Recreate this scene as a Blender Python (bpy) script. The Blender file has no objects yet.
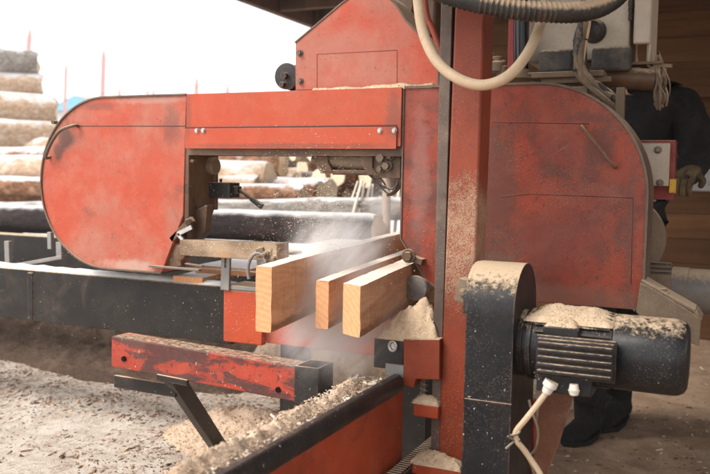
import bpy, bmesh, math, random
from mathutils import Vector, Matrix, noise as mnoise
R = math.radians
S = bpy.context.scene
COL = S.collection
rnd = random.Random(7)
HAZE = .0018

# ------------------------------------------------------------------ survey
# camera axes from the vanishing points of the mill; X along the blade, Y along the bed, Z up
F = 820.0
EYE = 1.05
XC = Vector((1788, -92, F)).normalized()
YC = Vector(((F * F + 92 * 52) / 1788, 52, -F)).normalized()
ZC = XC.cross(YC)
def ray(px, py):
    c = Vector((px - 355, 237 - py, -F))
    return Vector((c.dot(XC), c.dot(YC), c.dot(ZC)))
def PY(px, py, Y):
    d = ray(px, py); t = Y / d.y
    return Vector((d.x * t, Y, EYE + d.z * t))
def PZ(px, py, Z):
    d = ray(px, py); t = (Z - EYE) / d.z
    return Vector((d.x * t, d.y * t, Z))
def PX(px, py, X):
    d = ray(px, py); t = X / d.x
    return Vector((X, d.y * t, EYE + d.z * t))

# ------------------------------------------------------------------ materials
class NT:
    def __init__(s, name):
        s.m = bpy.data.materials.new(name); s.m.use_nodes = True
        s.t = s.m.node_tree; s.t.nodes.clear()
        s.out = s.t.nodes.new('ShaderNodeOutputMaterial')
    def n(s, typ, props=None, **ins):
        nd = s.t.nodes.new(typ)
        for k, v in (props or {}).items(): setattr(nd, k, v)
        for k, v in ins.items():
            key = k.replace('_', ' ')
            sock = nd.inputs[int(k[1:])] if k[0] == 'i' and k[1:].isdigit() else nd.inputs[key]
            if isinstance(v, bpy.types.NodeSocket): s.t.links.new(v, sock)
            else: sock.default_value = v
        return nd
    def pos(s): return s.n('ShaderNodeNewGeometry').outputs['Position']
    def objco(s): return s.n('ShaderNodeTexCoord').outputs['Object']
    def noise(s, vec, scale, detail=5, rough=.6, dist=0.0, out='Fac'):
        return s.n('ShaderNodeTexNoise', Vector=vec, Scale=scale, Detail=detail, Roughness=rough, Distortion=dist).outputs[out]
    def step(s, v, a, b):
        return s.n('ShaderNodeMapRange', {'interpolation_type': 'SMOOTHSTEP'}, i0=v, i1=a, i2=b, i3=0.0, i4=1.0).outputs[0]
    def math(s, op, a, b=0.0, clamp=False):
        return s.n('ShaderNodeMath', {'operation': op, 'use_clamp': clamp}, i0=a, i1=b).outputs[0]
    def mix(s, f, a, b):
        nd = s.n('ShaderNodeMix', {'data_type': 'RGBA'})
        def put(i, v):
            if isinstance(v, bpy.types.NodeSocket): s.t.links.new(v, nd.inputs[i])
            else: nd.inputs[i].default_value = v if not isinstance(v, tuple) else (tuple(v) + (1,))[:4]
        put(0, f); put(6, a); put(7, b)
        return nd.outputs[2]
    def scalev(s, vec, x, y, z):
        return s.n('ShaderNodeVectorMath', {'operation': 'MULTIPLY'}, i0=vec, i1=(x, y, z)).outputs[0]
    def sep(s, vec): return s.n('ShaderNodeSeparateXYZ', Vector=vec).outputs
    def normz(s): return s.sep(s.n('ShaderNodeNewGeometry').outputs['Normal'])[2]
    def bsdf(s, col, rough=.6, metal=0.0, bump=None, bdist=.002, bstr=.6, spec=.4, coat=0.0):
        b = s.n('ShaderNodeBsdfPrincipled')
        def put(k, v):
            if isinstance(v, bpy.types.NodeSocket): s.t.links.new(v, b.inputs[k])
            else: b.inputs[k].default_value = (tuple(v) + (1,))[:4] if isinstance(v, tuple) else v
        put('Base Color', col); put('Roughness', rough); put('Metallic', metal)
        put('Specular IOR Level', spec); put('Coat Weight', coat)
        if bump is not None:
            nb = s.n('ShaderNodeBump', Strength=bstr, Distance=bdist, Height=bump)
            s.t.links.new(nb.outputs[0], b.inputs['Normal'])
        s.t.links.new(b.outputs[0], s.out.inputs[0])
        return s.m

DUST = (.56, .42, .285)
DUST2 = (.44, .32, .20)

def worn(name, c1, c2, rust=(.06, .03, .022), rust_t=(.60, .70), chip=(.66, .70), dust=.35, dust_up=(.35, .85),
         rough=.55, metal=0.0, spec=.4, zdust=None, fleck=.0, scr=True, pscale=1.0, film=.15, marks=(), upn=.9, bs=(1, 1, 1), edge=.75, edgec=(.20, .12, .085)):
    """Painted or bare steel with fading, rust stains, chipped spots, scratches and sawdust lying on it."""
    t = NT(name); p = t.pos()
    fade = t.step(t.noise(p, 3.2 * pscale, 6, .62, .3), .36, .66)
    col = t.mix(fade, c1, c2)
    blotch = t.noise(t.scalev(p, *bs), 7 * pscale, 9, .68, .6)
    col = t.mix(t.math('MULTIPLY', t.step(blotch, rust_t[0], rust_t[1]), .85), col, rust)
    spots = t.noise(p, 62 * pscale, 4, .7)
    col = t.mix(t.math('MULTIPLY', t.step(spots, chip[0], chip[1]), .8), col, rust)
    gv = t.noise(p, 190, 3, .75); gl_ = t.noise(p, 31, 5, .75)
    col = t.n('ShaderNodeMix', {'data_type': 'RGBA', 'blend_type': 'MULTIPLY'}, i0=1.0, i6=col, i7=t.n('ShaderNodeCombineColor', i0=t.math('ADD', .58, t.math('ADD', t.math('MULTIPLY', gv, .42), t.math('MULTIPLY', gl_, .42))), i1=t.math('ADD', .58, t.math('ADD', t.math('MULTIPLY', gv, .42), t.math('MULTIPLY', gl_, .42))), i2=t.math('ADD', .58, t.math('ADD', t.math('MULTIPLY', gv, .42), t.math('MULTIPLY', gl_, .42)))).outputs[0]).outputs[2]
    if edge:
        bv = t.n('ShaderNodeBevel', {'samples': 4}, Radius=.007).outputs[0]
        dt = t.n('ShaderNodeVectorMath', {'operation': 'DOT_PRODUCT'}, i0=bv, i1=t.n('ShaderNodeNewGeometry').outputs['Normal']).outputs['Value']
        wr = t.math('MULTIPLY', t.step(t.math('SUBTRACT', 1.0, dt), .015, .14), t.step(t.noise(p, 26, 6, .75), .40, .60))
        col = t.mix(t.math('MULTIPLY', wr, edge), col, edgec)
    if scr:
        sv = t.n('ShaderNodeMapping', i0=p, i2=(.3, .5, .7)).outputs[0]
        sc = t.noise(t.scalev(sv, 9, 9, 240), 1.0, 3, .5)
        gate = t.step(t.noise(p, 5, 3), .5, .62)
        col = t.mix(t.math('MULTIPLY', t.math('MULTIPLY', t.step(sc, .70, .76), gate), .55), col, (.42, .32, .27))
    # thin even film of sawdust
    fl = t.step(t.noise(p, 11, 8, .7, .2), .42, .78)
    col = t.mix(t.math('MULTIPLY', fl, film), col, DUST)
    # grains sticking to the surface
    gr = t.noise(p, 330, 2, .6)
    amt = t.step(t.noise(p, 4.5, 5, .65), .35, .75)
    d = t.math('MULTIPLY', t.step(gr, .60, .68), t.math('MULTIPLY', amt, dust))
    if zdust:
        z = t.math('ADD', t.sep(p)[2], t.math('MULTIPLY', t.math('SUBTRACT', t.noise(p, 7, 4), .5), .25))
        band = t.math('MULTIPLY', t.step(z, zdust[0], zdust[1]), t.step(z, zdust[3], zdust[2]))
        g2 = t.noise(p, 420, 3, .7)
        g2 = t.math('ADD', t.math('MULTIPLY', g2, .75), t.math('MULTIPLY', t.noise(p, 24, 6, .7), .25))
        thr = t.math('SUBTRACT', .70, t.math('MULTIPLY', band, .28))
        dd = t.math('MULTIPLY', t.step(t.math('SUBTRACT', g2, thr), -.03, .13), zdust[4])
        d = t.math('MAXIMUM', d, dd)
    for c_, r_, k_, sc_ in marks:
        q_ = t.n('ShaderNodeVectorMath', {'operation': 'SUBTRACT'}, i0=p, i1=c_).outputs[0]
        q_ = t.n('ShaderNodeVectorMath', {'operation': 'MULTIPLY'}, i0=q_, i1=(1 / r_[0], 0, 1 / r_[1])).outputs[0]
        l_ = t.n('ShaderNodeVectorMath', {'operation': 'LENGTH'}, i0=q_).outputs['Value']
        l_ = t.math('ADD', l_, t.math('MULTIPLY', t.math('SUBTRACT', t.noise(p, 20, 6, .7), .5), 1.6))
        col = t.mix(t.math('MULTIPLY', t.step(l_, 1.05, .35), k_), col, sc_)
    up = t.step(t.math('ADD', t.normz(), t.math('MULTIPLY', t.math('SUBTRACT', t.noise(p, 75, 5, .75), .5), upn)), dust_up[0], dust_up[1])
    d = t.math('MAXIMUM', d, up)
    col = t.mix(d, col, t.mix(t.noise(p, 140, 3), DUST2, DUST))
    if fleck:
        fk = t.noise(t.scalev(p, 1, 1, .6), 120, 2, .5)
        col = t.mix(t.math('MULTIPLY', t.step(fk, .72, .75), fleck), col, (.6, .55, .5))
    rg = t.math('ADD', t.math('MULTIPLY', d, .35), t.math('ADD', rough - .12, t.math('MULTIPLY', blotch, .24)), True)
    bump = t.math('ADD', t.math('MULTIPLY', d, .9), t.math('ADD', t.math('ADD', t.math('MULTIPLY', blotch, .25), t.math('MULTIPLY', t.noise(p, 5, 2), 2.5)), t.math('MULTIPLY', spots, .3)))
    return t.bsdf(col, rg, metal, bump, .0016, .7, spec)

def sawdust_mat(name, a, b, c, sc=1.0):
    t = NT(name); p = t.pos()
    n1 = t.noise(p, 90 * sc, 5, .75); n2 = t.noise(p, 12 * sc, 4, .6); n3 = t.noise(p, 260 * sc, 2, .6)
    col = t.mix(t.step(n1, .35, .65), a, b)
    col = t.mix(t.math('MULTIPLY', t.step(n2, .52, .72), .5), col, c)
    col = t.mix(t.math('MULTIPLY', t.step(n3, .66, .72), .6), col, c)
    return t.bsdf(col, .95, 0, t.math('ADD', n1, t.math('MULTIPLY', n3, .8)), .005, .9, .1)

def wood_mat(name, a, b, along='Y', snow=False, dirt=.25, sc=(.80, .77, .74), wane=None):
    t = NT(name); p = t.pos()
    sv = {'Y': (22, 1.1, 22), 'X': (1.1, 22, 22), 'Z': (22, 22, 1.1)}[along]
    g = t.noise(t.scalev(p, *sv), 1.0, 6, .62, .7)
    fine = t.noise(t.scalev(p, *[v * 6 for v in sv]), 1.0, 3, .6)
    col = t.mix(t.step(g, .33, .68), a, b)
    col = t.mix(t.math('MULTIPLY', t.step(fine, .55, .75), .35), col, tuple(v * .6 for v in b))
    col = t.mix(t.math('MULTIPLY', t.step(t.noise(p, 6, 6), .55, .75), dirt), col, (.25, .15, .08))
    kn = t.n('ShaderNodeTexVoronoi', {'feature': 'F1'}, Vector=t.scalev(p, *[3.2 if v < 2 else 9.0 for v in sv]), Scale=1.0).outputs['Distance']
    col = t.mix(t.math('MULTIPLY', t.step(kn, .20, .08), .85), col, (.26, .11, .05))
    saw = t.noise(t.scalev(p, *((2, 130, 6) if along == 'Y' else (6, 6, 6))), 1.0, 2, .5)
    col = t.mix(t.math('MULTIPLY', t.step(saw, .5, .7), .22), col, (.74, .56, .38))
    if wane is not None:
        zz = t.math('ADD', t.sep(p)[2], t.math('MULTIPLY', t.math('SUBTRACT', t.noise(t.scalev(p, 30, 9, 30), 1.0, 5, .7), .5), .05))
        col = t.mix(t.math('MULTIPLY', t.step(zz, wane + .032, wane + .010), .85), col, (.20, .095, .045))
    gr = t.step(t.noise(p, 210, 2), .60, .68)
    gs = t.step(t.noise(p, 5, 4), .40, .62)
    col = t.mix(t.math('MULTIPLY', t.math('MULTIPLY', gr, gs), .7), col, (.78, .66, .52))
    if snow:
        up = t.step(t.math('ADD', t.normz(), t.math('MULTIPLY', t.math('SUBTRACT', t.noise(p, 30, 5), .5), 1.3)), .50, .95)
        col = t.mix(up, col, sc)
    return t.bsdf(col, .8, 0, t.math('ADD', g, t.math('MULTIPLY', fine, .4)), .0015, .6, .2)

GRIME = (.10, .045, .032)
def hp(px, py): v = PY(px, py, 2.44); return (v.x, v.y, v.z)
RED = worn('red_paint', (.40, .052, .018), (.36, .112, .072), rust=(.16, .038, .024), rust_t=(.56, .76), chip=(.62, .68), dust=.18, film=.12, dust_up=(.6, .95),
           marks=((hp(66, 138), (.055, .06), .9, GRIME), (hp(58, 150), (.03, .05), .8, GRIME), (hp(172, 128), (.05, .09), .5, GRIME), (hp(100, 106), (.10, .02), .45, GRIME), (hp(150, 100), (.2, .016), .4, (.40, .28, .22)), (hp(130, 266), (.16, .03), .6, (.46, .33, .27)), (hp(172, 225), (.04, .10), .4, (.30, .13, .09)), (hp(345, 40), (.14, .06), .35, (.36, .12, .09))))
RED_BEAM = worn('red_beam_paint', (.41, .050, .012), (.38, .062, .022), rust=(.17, .038, .024), rust_t=(.60, .80), chip=(.66, .71), dust=.18, film=.08, dust_up=(2, 3),
                marks=((hp(396, 118), (.04, .10), .5, GRIME), (hp(300, 146), (.5, .012), .5, GRIME), (hp(190, 118), (.02, .1), .4, GRIME)))
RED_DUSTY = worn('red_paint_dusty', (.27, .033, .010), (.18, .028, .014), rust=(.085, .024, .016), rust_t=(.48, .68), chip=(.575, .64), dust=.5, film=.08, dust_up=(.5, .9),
                 marks=((hp(490, 200), (.12, .40), .62, (.07, .032, .022)), (hp(500, 285), (.14, .14), .7, (.14, .075, .05)), (hp(600, 150), (.06, .07), .6, (.07, .03, .022)), (hp(590, 118), (.10, .02), .5, (.07, .03, .022)), (hp(630, 230), (.02, .3), .5, (.08, .035, .025)), (hp(560, 240), (.2, .12), .35, (.12, .035, .026)), (hp(560, 297), (.4, .05), .45, (.17, .10, .07)), (hp(420, 180), (.04, .3), .45, (.27, .13, .11)), (hp(412, 250), (.04, .08), .6, GRIME)))  # first two patches: darker brown beside the mast
RED_COLUMN = worn('red_column_paint', (.245, .032, .005), (.165, .025, .007), rust=(.13, .028, .016), rust_t=(.54, .74), chip=(.60, .66), dust=.5, film=.035, zdust=(1.14, .99, .86, .50, .62))
RED_RAIL = worn('red_rail_paint', (.36, .044, .009), (.26, .034, .011), rust=(.10, .026, .015), rust_t=(.52, .74), chip=(.63, .69), dust=.25, film=.08, fleck=.7)
RED_ARM = worn('red_arm_paint', (.36, .034, .010), (.27, .026, .012), rust=(.03, .016, .015), rust_t=(.475, .55), chip=(.58, .62), dust=.25, film=.06, fleck=.6, dust_up=(.75, 1.25), upn=1.4, bs=(.55, 1.2, 1.9))
RED_END = worn('orange_red_paint', (.44, .058, .012), (.38, .046, .015), rust_t=(.56, .70), chip=(.63, .68), dust=.3, film=.06, dust_up=(.4, .8))
SEAM_FAINT = worn('seam_faint', (.36, .046, .014), (.31, .046, .02), dust=.2, film=.04, edge=0, dust_up=(2, 3))
SEAM_DULL = worn('seam_dull', (.12, .017, .009), (.10, .018, .012), dust=.3, film=.04, edge=0, dust_up=(2, 3))
SEAM = worn('seam_dark', (.09, .018, .013), (.07, .018, .014), dust=.1, film=.03, edge=0, dust_up=(2, 3))
BLACK = worn('black_paint', (.012, .011, .011), (.020, .018, .018), rust=(.05, .035, .028), rust_t=(.6, .75), chip=(.70, .74), dust=.35, film=.03, rough=.42, spec=.3, fleck=.5, dust_up=(.45, .9))
BLACK_MOTOR = worn('motor_black', (.010, .0105, .012), (.015, .0155, .018), rust=(.06, .045, .035), rust_t=(.62, .76), chip=(.72, .76), dust=.4, film=.025, rough=.36, fleck=.5, dust_up=(.62, 1.05), upn=1.9, spec=.22, edge=.3)
HOUSING = worn('housing_black', (.009, .009, .010), (.014, .0135, .015), rust=(.05, .036, .028), rust_t=(.62, .76), chip=(.70, .74), dust=.45, film=.03, rough=.38, fleck=.6, dust_up=(.42, .80), upn=1.25, spec=.22)
EDGE_BLACK = worn('edge_black', (.012, .011, .012), (.024, .021, .022), rust=(.07, .045, .035), rust_t=(.6, .74), chip=(.68, .73), dust=.35, film=.05, rough=.33, fleck=.6, dust_up=(1.0, 1.5), upn=1.6)
BLACK_BEAM = worn('black_beam', (.010, .008, .007), (.017, .014, .012), rust=(.05, .033, .025), rust_t=(.54, .70), chip=(.68, .72), dust=.22, film=.03, rough=.5, spec=.25, fleck=.5)
BARE = worn('bare_steel', (.17, .145, .125), (.10, .08, .068), rust=(.06, .035, .022), dust=.55, film=.2, rough=.5, metal=.3)
GREY_STEEL = worn('grey_steel', (.28, .27, .26), (.20, .19, .18), rust=(.10, .06, .04), dust=.4, film=.12, rough=.45, metal=.5)
STRIP = worn('wear_strip_steel', (.115, .082, .066), (.08, .055, .045), rust=(.035, .02, .015), dust=.75, film=.15, rough=.55, metal=.3)
BROWN_STEEL = worn('oily_brown_steel', (.115, .054, .024), (.062, .030, .015), rust=(.025, .014, .009), dust=.45, film=.10, rough=.55)
TAN_STEEL = worn('dusty_steel', (.17, .118, .076), (.115, .078, .05), rust=(.07, .042, .028), dust=.6, film=.12, rough=.7)
RIM = worn('rim_steel', (.12, .075, .05), (.07, .045, .032), rust=(.03, .02, .015), dust=.5, film=.12, dust_up=(.3, .8))
RUST = worn('rusty_plate', (.22, .085, .045), (.15, .06, .035), rust=(.07, .03, .018), dust=.5, film=.2)
CREAM = worn('cream_cabinet', (.46, .40, .32), (.40, .34, .265), rust=(.16, .10, .06), rust_t=(.64, .80), chip=(.72, .76), dust=.3, film=.25, rough=.6)
RUBBER = worn('rubber_mount', (.035, .033, .034), (.05, .047, .046), rust=(.03, .03, .03), dust=.95, film=.22, rough=.8, scr=False)
HOSE_BLACK = worn('hose_black', (.014, .013, .013), (.022, .02, .019), dust=.45, film=.05, rough=.5, dust_up=(-.05, .45), scr=False)
HOSE_BEIGE = worn('hose_beige', (.56, .42, .28), (.48, .35, .23), rust=(.22, .14, .08), rust_t=(.68, .85), dust=.3, film=.2, rough=.6, scr=False)
CABLE_GREY = worn('cable_dusty', (.20, .145, .095), (.10, .07, .045), rust=(.06, .045, .035), rust_t=(.5, .7), dust=.5, film=.3, rough=.8, scr=False)
SILVER = worn('galvanised', (.5, .49, .47), (.4, .39, .38), rust=(.2, .15, .1), rust_t=(.66, .8), dust=.2, film=.06, rough=.4, metal=.7)
PIPE = worn('grey_pipe', (.17, .155, .145), (.12, .105, .095), rust=(.07, .05, .04), dust=.5, film=.15, rough=.5, dust_up=(.4, .9))
WHITE_PLASTIC = worn('white_plastic', (.62, .57, .5), (.52, .46, .38), rust=(.25, .18, .12), rust_t=(.66, .8), dust=.3, film=.15, rough=.5, scr=False)
YELLOW = worn('yellow_tag', (.65, .38, .03), (.55, .30, .03), dust=.1, film=.05, scr=False)
DARK_RED = worn('dark_red_box', (.24, .025, .022), (.18, .022, .02), rust_t=(.6, .8), dust=.2, film=.12)
SAWDUST = sawdust_mat('sawdust', (.70, .535, .37), (.58, .42, .275), (.38, .25, .15))
SAWDUST_MIX = sawdust_mat('sawdust_with_bark', (.64, .48, .35), (.50, .36, .25), (.22, .12, .07), .8)
FRESH = wood_mat('fresh_pine', (.62, .35, .20), (.44, .21, .11), 'Y', True, .25, (.80, .70, .58), .646)
FRESH_SNOW = wood_mat('pine_snowy', (.62, .40, .22), (.52, .31, .15), 'Y', True, .2)
BOARD_OLD = wood_mat('dusty_bar', (.23, .155, .098), (.14, .09, .055), 'X', False, .4)

def end_grain(name):
    t = NT(name); p = t.pos()
    w = t.n('ShaderNodeTexWave', {'wave_type': 'RINGS', 'rings_direction': 'Y'}, Vector=t.n('ShaderNodeVectorMath', {'operation': 'ADD'}, i0=p, i1=(1.15, 0, -.45)).outputs[0], Scale=21.0, Distortion=3.5, Detail=3.0, Detail_Scale=2.2).outputs['Fac']
    n = t.noise(p, 60, 4)
    col = t.mix(t.math('MULTIPLY', w, .42), (.65, .335, .17), (.50, .22, .095))
    col = t.mix(t.math('MULTIPLY', t.step(n, .5, .7), .4), col, (.46, .20, .08))
    return t.bsdf(col, .8, 0, n, .001, .5, .2)
ENDGRAIN = end_grain('pine_end_grain')

def bark_mat(name, c1, c2, c3, snow=.5, wid=.5, amp=1.5):
    t = NT(name); o = t.objco(); p = t.pos()
    n1 = t.noise(t.scalev(p, 5, 9, 9), 1.0, 6, .68, .4)
    n2 = t.noise(t.scalev(p, 14, 36, 36), 1.0, 5, .7, .5)
    col = t.mix(t.step(n2, .36, .64), c1, c2)
    col = t.mix(t.math('MULTIPLY', t.step(n1, .50, .64), .9), col, c3)
    up = t.math('ADD', t.normz(), t.math('MULTIPLY', t.math('SUBTRACT', t.noise(p, 7, 6, .62), .5), amp))
    sn = t.math('MULTIPLY', t.step(up, snow, snow + wid), .92)
    col = t.mix(sn, col, (.74, .72, .71))
    h = t.math('ADD', t.math('MULTIPLY', n2, 1.0), t.math('MULTIPLY', sn, .6))
    return t.bsdf(col, .9, 0, h, .018, .9, .15)
def cut_mat(name, a, b):
    t = NT(name); o = t.objco()
    w = t.n('ShaderNodeTexWave', {'wave_type': 'RINGS', 'rings_direction': 'X'}, Vector=o, Scale=16.0, Distortion=1.5, Detail=2.0).outputs['Fac']
    col = t.mix(w, a, b)
    col = t.mix(t.math('MULTIPLY', t.step(t.noise(o, 9, 4), .5, .7), .4), col, (.48, .36, .24))
    return t.bsdf(col, .85, 0, None, spec=.2)
BARK_BROWN = bark_mat('pine_bark', (.32, .155, .085), (.13, .065, .04), (.44, .26, .16), .42, .5, 1.8)
BARK_GREY = bark_mat('grey_bark', (.34, .30, .265), (.19, .165, .145), (.42, .37, .33), .55)
BARK_PEEL = bark_mat('peeled_bark', (.58, .42, .30), (.42, .275, .18), (.66, .55, .44), .36, .6, 1.9)
BARK_DARK = bark_mat('wet_dark_bark', (.040, .030, .028), (.022, .017, .017), (.06, .04, .035), .50, .48, .55)
CUT = cut_mat('log_cut', (.82, .67, .49), (.74, .57, .39))

# ------------------------------------------------------------------ mesh builder
class MB:
    def __init__(s): s.v = []; s.f = []; s.mi = []
    def add(s, vs, fs, m=0):
        b = len(s.v); s.v += [Vector(v) for v in vs]
        for f in fs: s.f.append([b + i for i in f]); s.mi.append(m)
        return s
    def box(s, x0, x1, y0, y1, z0, z1, m=0):
        vs = [(x, y, z) for x in (x0, x1) for y in (y0, y1) for z in (z0, z1)]
        return s.add(vs, [(0, 1, 3, 2), (4, 6, 7, 5), (0, 4, 5, 1), (2, 3, 7, 6), (0, 2, 6, 4), (1, 5, 7, 3)], m)
    def obox(s, c, size, rot=None, m=0):
        M = rot or Matrix.Identity(3); c = Vector(c)
        hx, hy, hz = [q / 2 for q in size]
        vs = [c + M @ Vector((x, y, z)) for x in (-hx, hx) for y in (-hy, hy) for z in (-hz, hz)]
        return s.add(vs, [(0, 1, 3, 2), (4, 6, 7, 5), (0, 4, 5, 1), (2, 3, 7, 6), (0, 2, 6, 4), (1, 5, 7, 3)], m)
    def beam(s, p0, p1, w, h, up=(0, 0, 1), m=0):
        p0 = Vector(p0); p1 = Vector(p1); d = (p1 - p0); L = d.length; d.normalize()
        u = Vector(up); sd = d.cross(u).normalized(); u = sd.cross(d)
        M = Matrix((d, sd, u)).transposed()
        return s.obox((p0 + p1) / 2, (L, w, h), M, m)
    def prism(s, poly, axis, a, b, m=0):
        n = len(poly)
        def mk(p, t): return {'y': (p[0], t, p[1]), 'x': (t, p[0], p[1]), 'z': (p[0], p[1], t)}[axis]
        vs = [mk(p, a) for p in poly] + [mk(p, b) for p in poly]
        fs = [tuple(range(n)), tuple(range(2 * n - 1, n - 1, -1))]
        fs += [(i, i + n, (i + 1) % n + n, (i + 1) % n) for i in range(n)]
        return s.add(vs, fs, m)
    def strip(s, poly, axis, a, b, th, m=0, closed=True):
        """wall of thickness th running outside a closed outline (counter-clockwise), from a to b"""
        n = len(poly); P = [Vector(q) for q in poly]; O = []
        for i in range(n):
            if closed or 0 < i < n - 1: p, q = P[i - 1], P[(i + 1) % n]
            elif i == 0: p, q = P[0], P[1]
            else: p, q = P[-2], P[-1]
            t = (q - p).normalized(); O.append(P[i] + Vector((t.y, -t.x)) * th)
        def mk(p, t): return {'y': (p[0], t, p[1]), 'x': (t, p[0], p[1]), 'z': (p[0], p[1], t)}[axis]
        vs = [mk(p, a) for p in P] + [mk(p, a) for p in O] + [mk(p, b) for p in P] + [mk(p, b) for p in O]
        fs = []
        for i in range(n if closed else n - 1):
            j = (i + 1) % n
            fs += [(i, j, n + j, n + i), (2 * n + i, 3 * n + i, 3 * n + j, 2 * n + j), (i, 2 * n + i, 2 * n + j, j), (n + i, n + j, 3 * n + j, 3 * n + i)]
        if not closed:
            fs += [(0, n, 3 * n, 2 * n), (n - 1, 3 * n - 1, 4 * n - 1, 2 * n - 1)]
        return s.add(vs, fs, m)
    def tube(s, pts, r, seg=12, m=0, cap=True, ring=None):
        P = [Vector(p) for p in pts]; n = len(P)
        rs = r if isinstance(r, (list, tuple)) else [r] * n
        t0 = (P[1] - P[0]).normalized()
        ref = Vector((0, 0, 1)) if abs(t0.z) < .9 else Vector((1, 0, 0))
        u = t0.cross(ref).normalized(); b = len(s.v); prev = t0
        for i in range(n):
            t = (P[min(i + 1, n - 1)] - P[max(i - 1, 0)]).normalized()
            q = prev.rotation_difference(t); u = (q @ u); u = (u - t * u.dot(t)).normalized(); prev = t
            w = t.cross(u)
            for k in range(seg):
                a = 2 * math.pi * k / seg
                rr = rs[i] * (ring(i, a) if ring else 1)
                s.v.append(P[i] + (u * math.cos(a) + w * math.sin(a)) * rr)
        for i in range(n - 1):
            for k in range(seg):
                k2 = (k + 1) % seg
                s.f.append([b + i * seg + k, b + i * seg + k2, b + (i + 1) * seg + k2, b + (i + 1) * seg + k]); s.mi.append(m)
        if cap:
            s.f.append([b + k for k in range(seg)][::-1]); s.mi.append(m)
            s.f.append([b + (n - 1) * seg + k for k in range(seg)]); s.mi.append(m)
        return s
    def cyl(s, p0, p1, r, seg=24, m=0): return s.tube([p0, p1], r, seg, m)
    def lathe(s, p0, d, prof, seg=36, m=0):
        p0 = Vector(p0); d = Vector(d).normalized()
        return s.tube([p0 + d * t for t, _ in prof], [max(q, .0005) for _, q in prof], seg, m) if all(prof[i][0] < prof[i + 1][0] for i in range(len(prof) - 1)) else s
    def bolt(s, c, d, r, h, m=0):
        c = Vector(c); d = Vector(d).normalized()
        s.tube([c, c + d * h * .3], r * 1.45, 16, m); s.tube([c + d * h * .3, c + d * h], r, 6, m)
        return s

def smooth_path(pts, n=8):
    P = [Vector(p) for p in pts]; out = []
    for i in range(len(P) - 1):
        a = P[max(i - 1, 0)]; b = P[i]; c = P[i + 1]; d = P[min(i + 2, len(P) - 1)]
        for k in range(n):
            t = k / n
            out.append(.5 * ((2 * b) + (c - a) * t + (2 * a - 5 * b + 4 * c - d) * t * t + (3 * b - a - 3 * c + d) * t ** 3))
    out.append(P[-1]); return out

def wpos(o):
    v = Vector((0, 0, 0))
    while o is not None: v += Vector(o.location); o = o.parent
    return v

def build(name, mb, mats, parent=None, bevel=0.0, smooth=35, loc=None):
    if not isinstance(mats, (list, tuple)): mats = [mats]
    if loc is None:
        if parent is not None: loc = wpos(parent)
        else:
            xs = [v.x for v in mb.v]; ys = [v.y for v in mb.v]; zs = [v.z for v in mb.v]
            loc = Vector(((min(xs) + max(xs)) / 2, (min(ys) + max(ys)) / 2, min(zs)))
    me = bpy.data.meshes.new(name)
    me.from_pydata([v - loc for v in mb.v], [], mb.f)
    for m in mats: me.materials.append(m)
    me.polygons.foreach_set('material_index', mb.mi)
    bm = bmesh.new(); bm.from_mesh(me); bmesh.ops.recalc_face_normals(bm, faces=bm.faces); bm.to_mesh(me); bm.free()
    me.polygons.foreach_set('use_smooth', [True] * len(me.polygons))
    me.set_sharp_from_angle(angle=R(smooth)); me.update()
    o = bpy.data.objects.new(name, me); COL.objects.link(o)
    if parent is not None: o.parent = parent; o.location = loc - wpos(parent)
    else: o.location = loc
    if bevel:
        b = o.modifiers.new('bevel', 'BEVEL'); b.width = bevel; b.segments = 2; b.limit_method = 'ANGLE'; b.angle_limit = R(40)
        b.harden_normals = False
    return o
def tag(o, label, cat, group=None, kind=None):
    if label: o['label'] = label
    if cat: o['category'] = cat
    if group: o['group'] = group
    if kind: o['kind'] = kind
    return o
def thing(name, label, cat, loc, group=None):
    o = bpy.data.objects.new(name, None); COL.objects.link(o); o.location = loc; o.empty_display_size = .1
    return tag(o, label, cat, group)
def arc(cx, cz, r, a0, a1, n=28):
    return [(cx + r * math.cos(R(a0 + (a1 - a0) * i / n)), cz + r * math.sin(R(a0 + (a1 - a0) * i / n))) for i in range(n + 1)]
def nz(v, s, o=0.0): return mnoise.noise(Vector(v) * s + Vector((o, o * 1.7, -o)))

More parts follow.
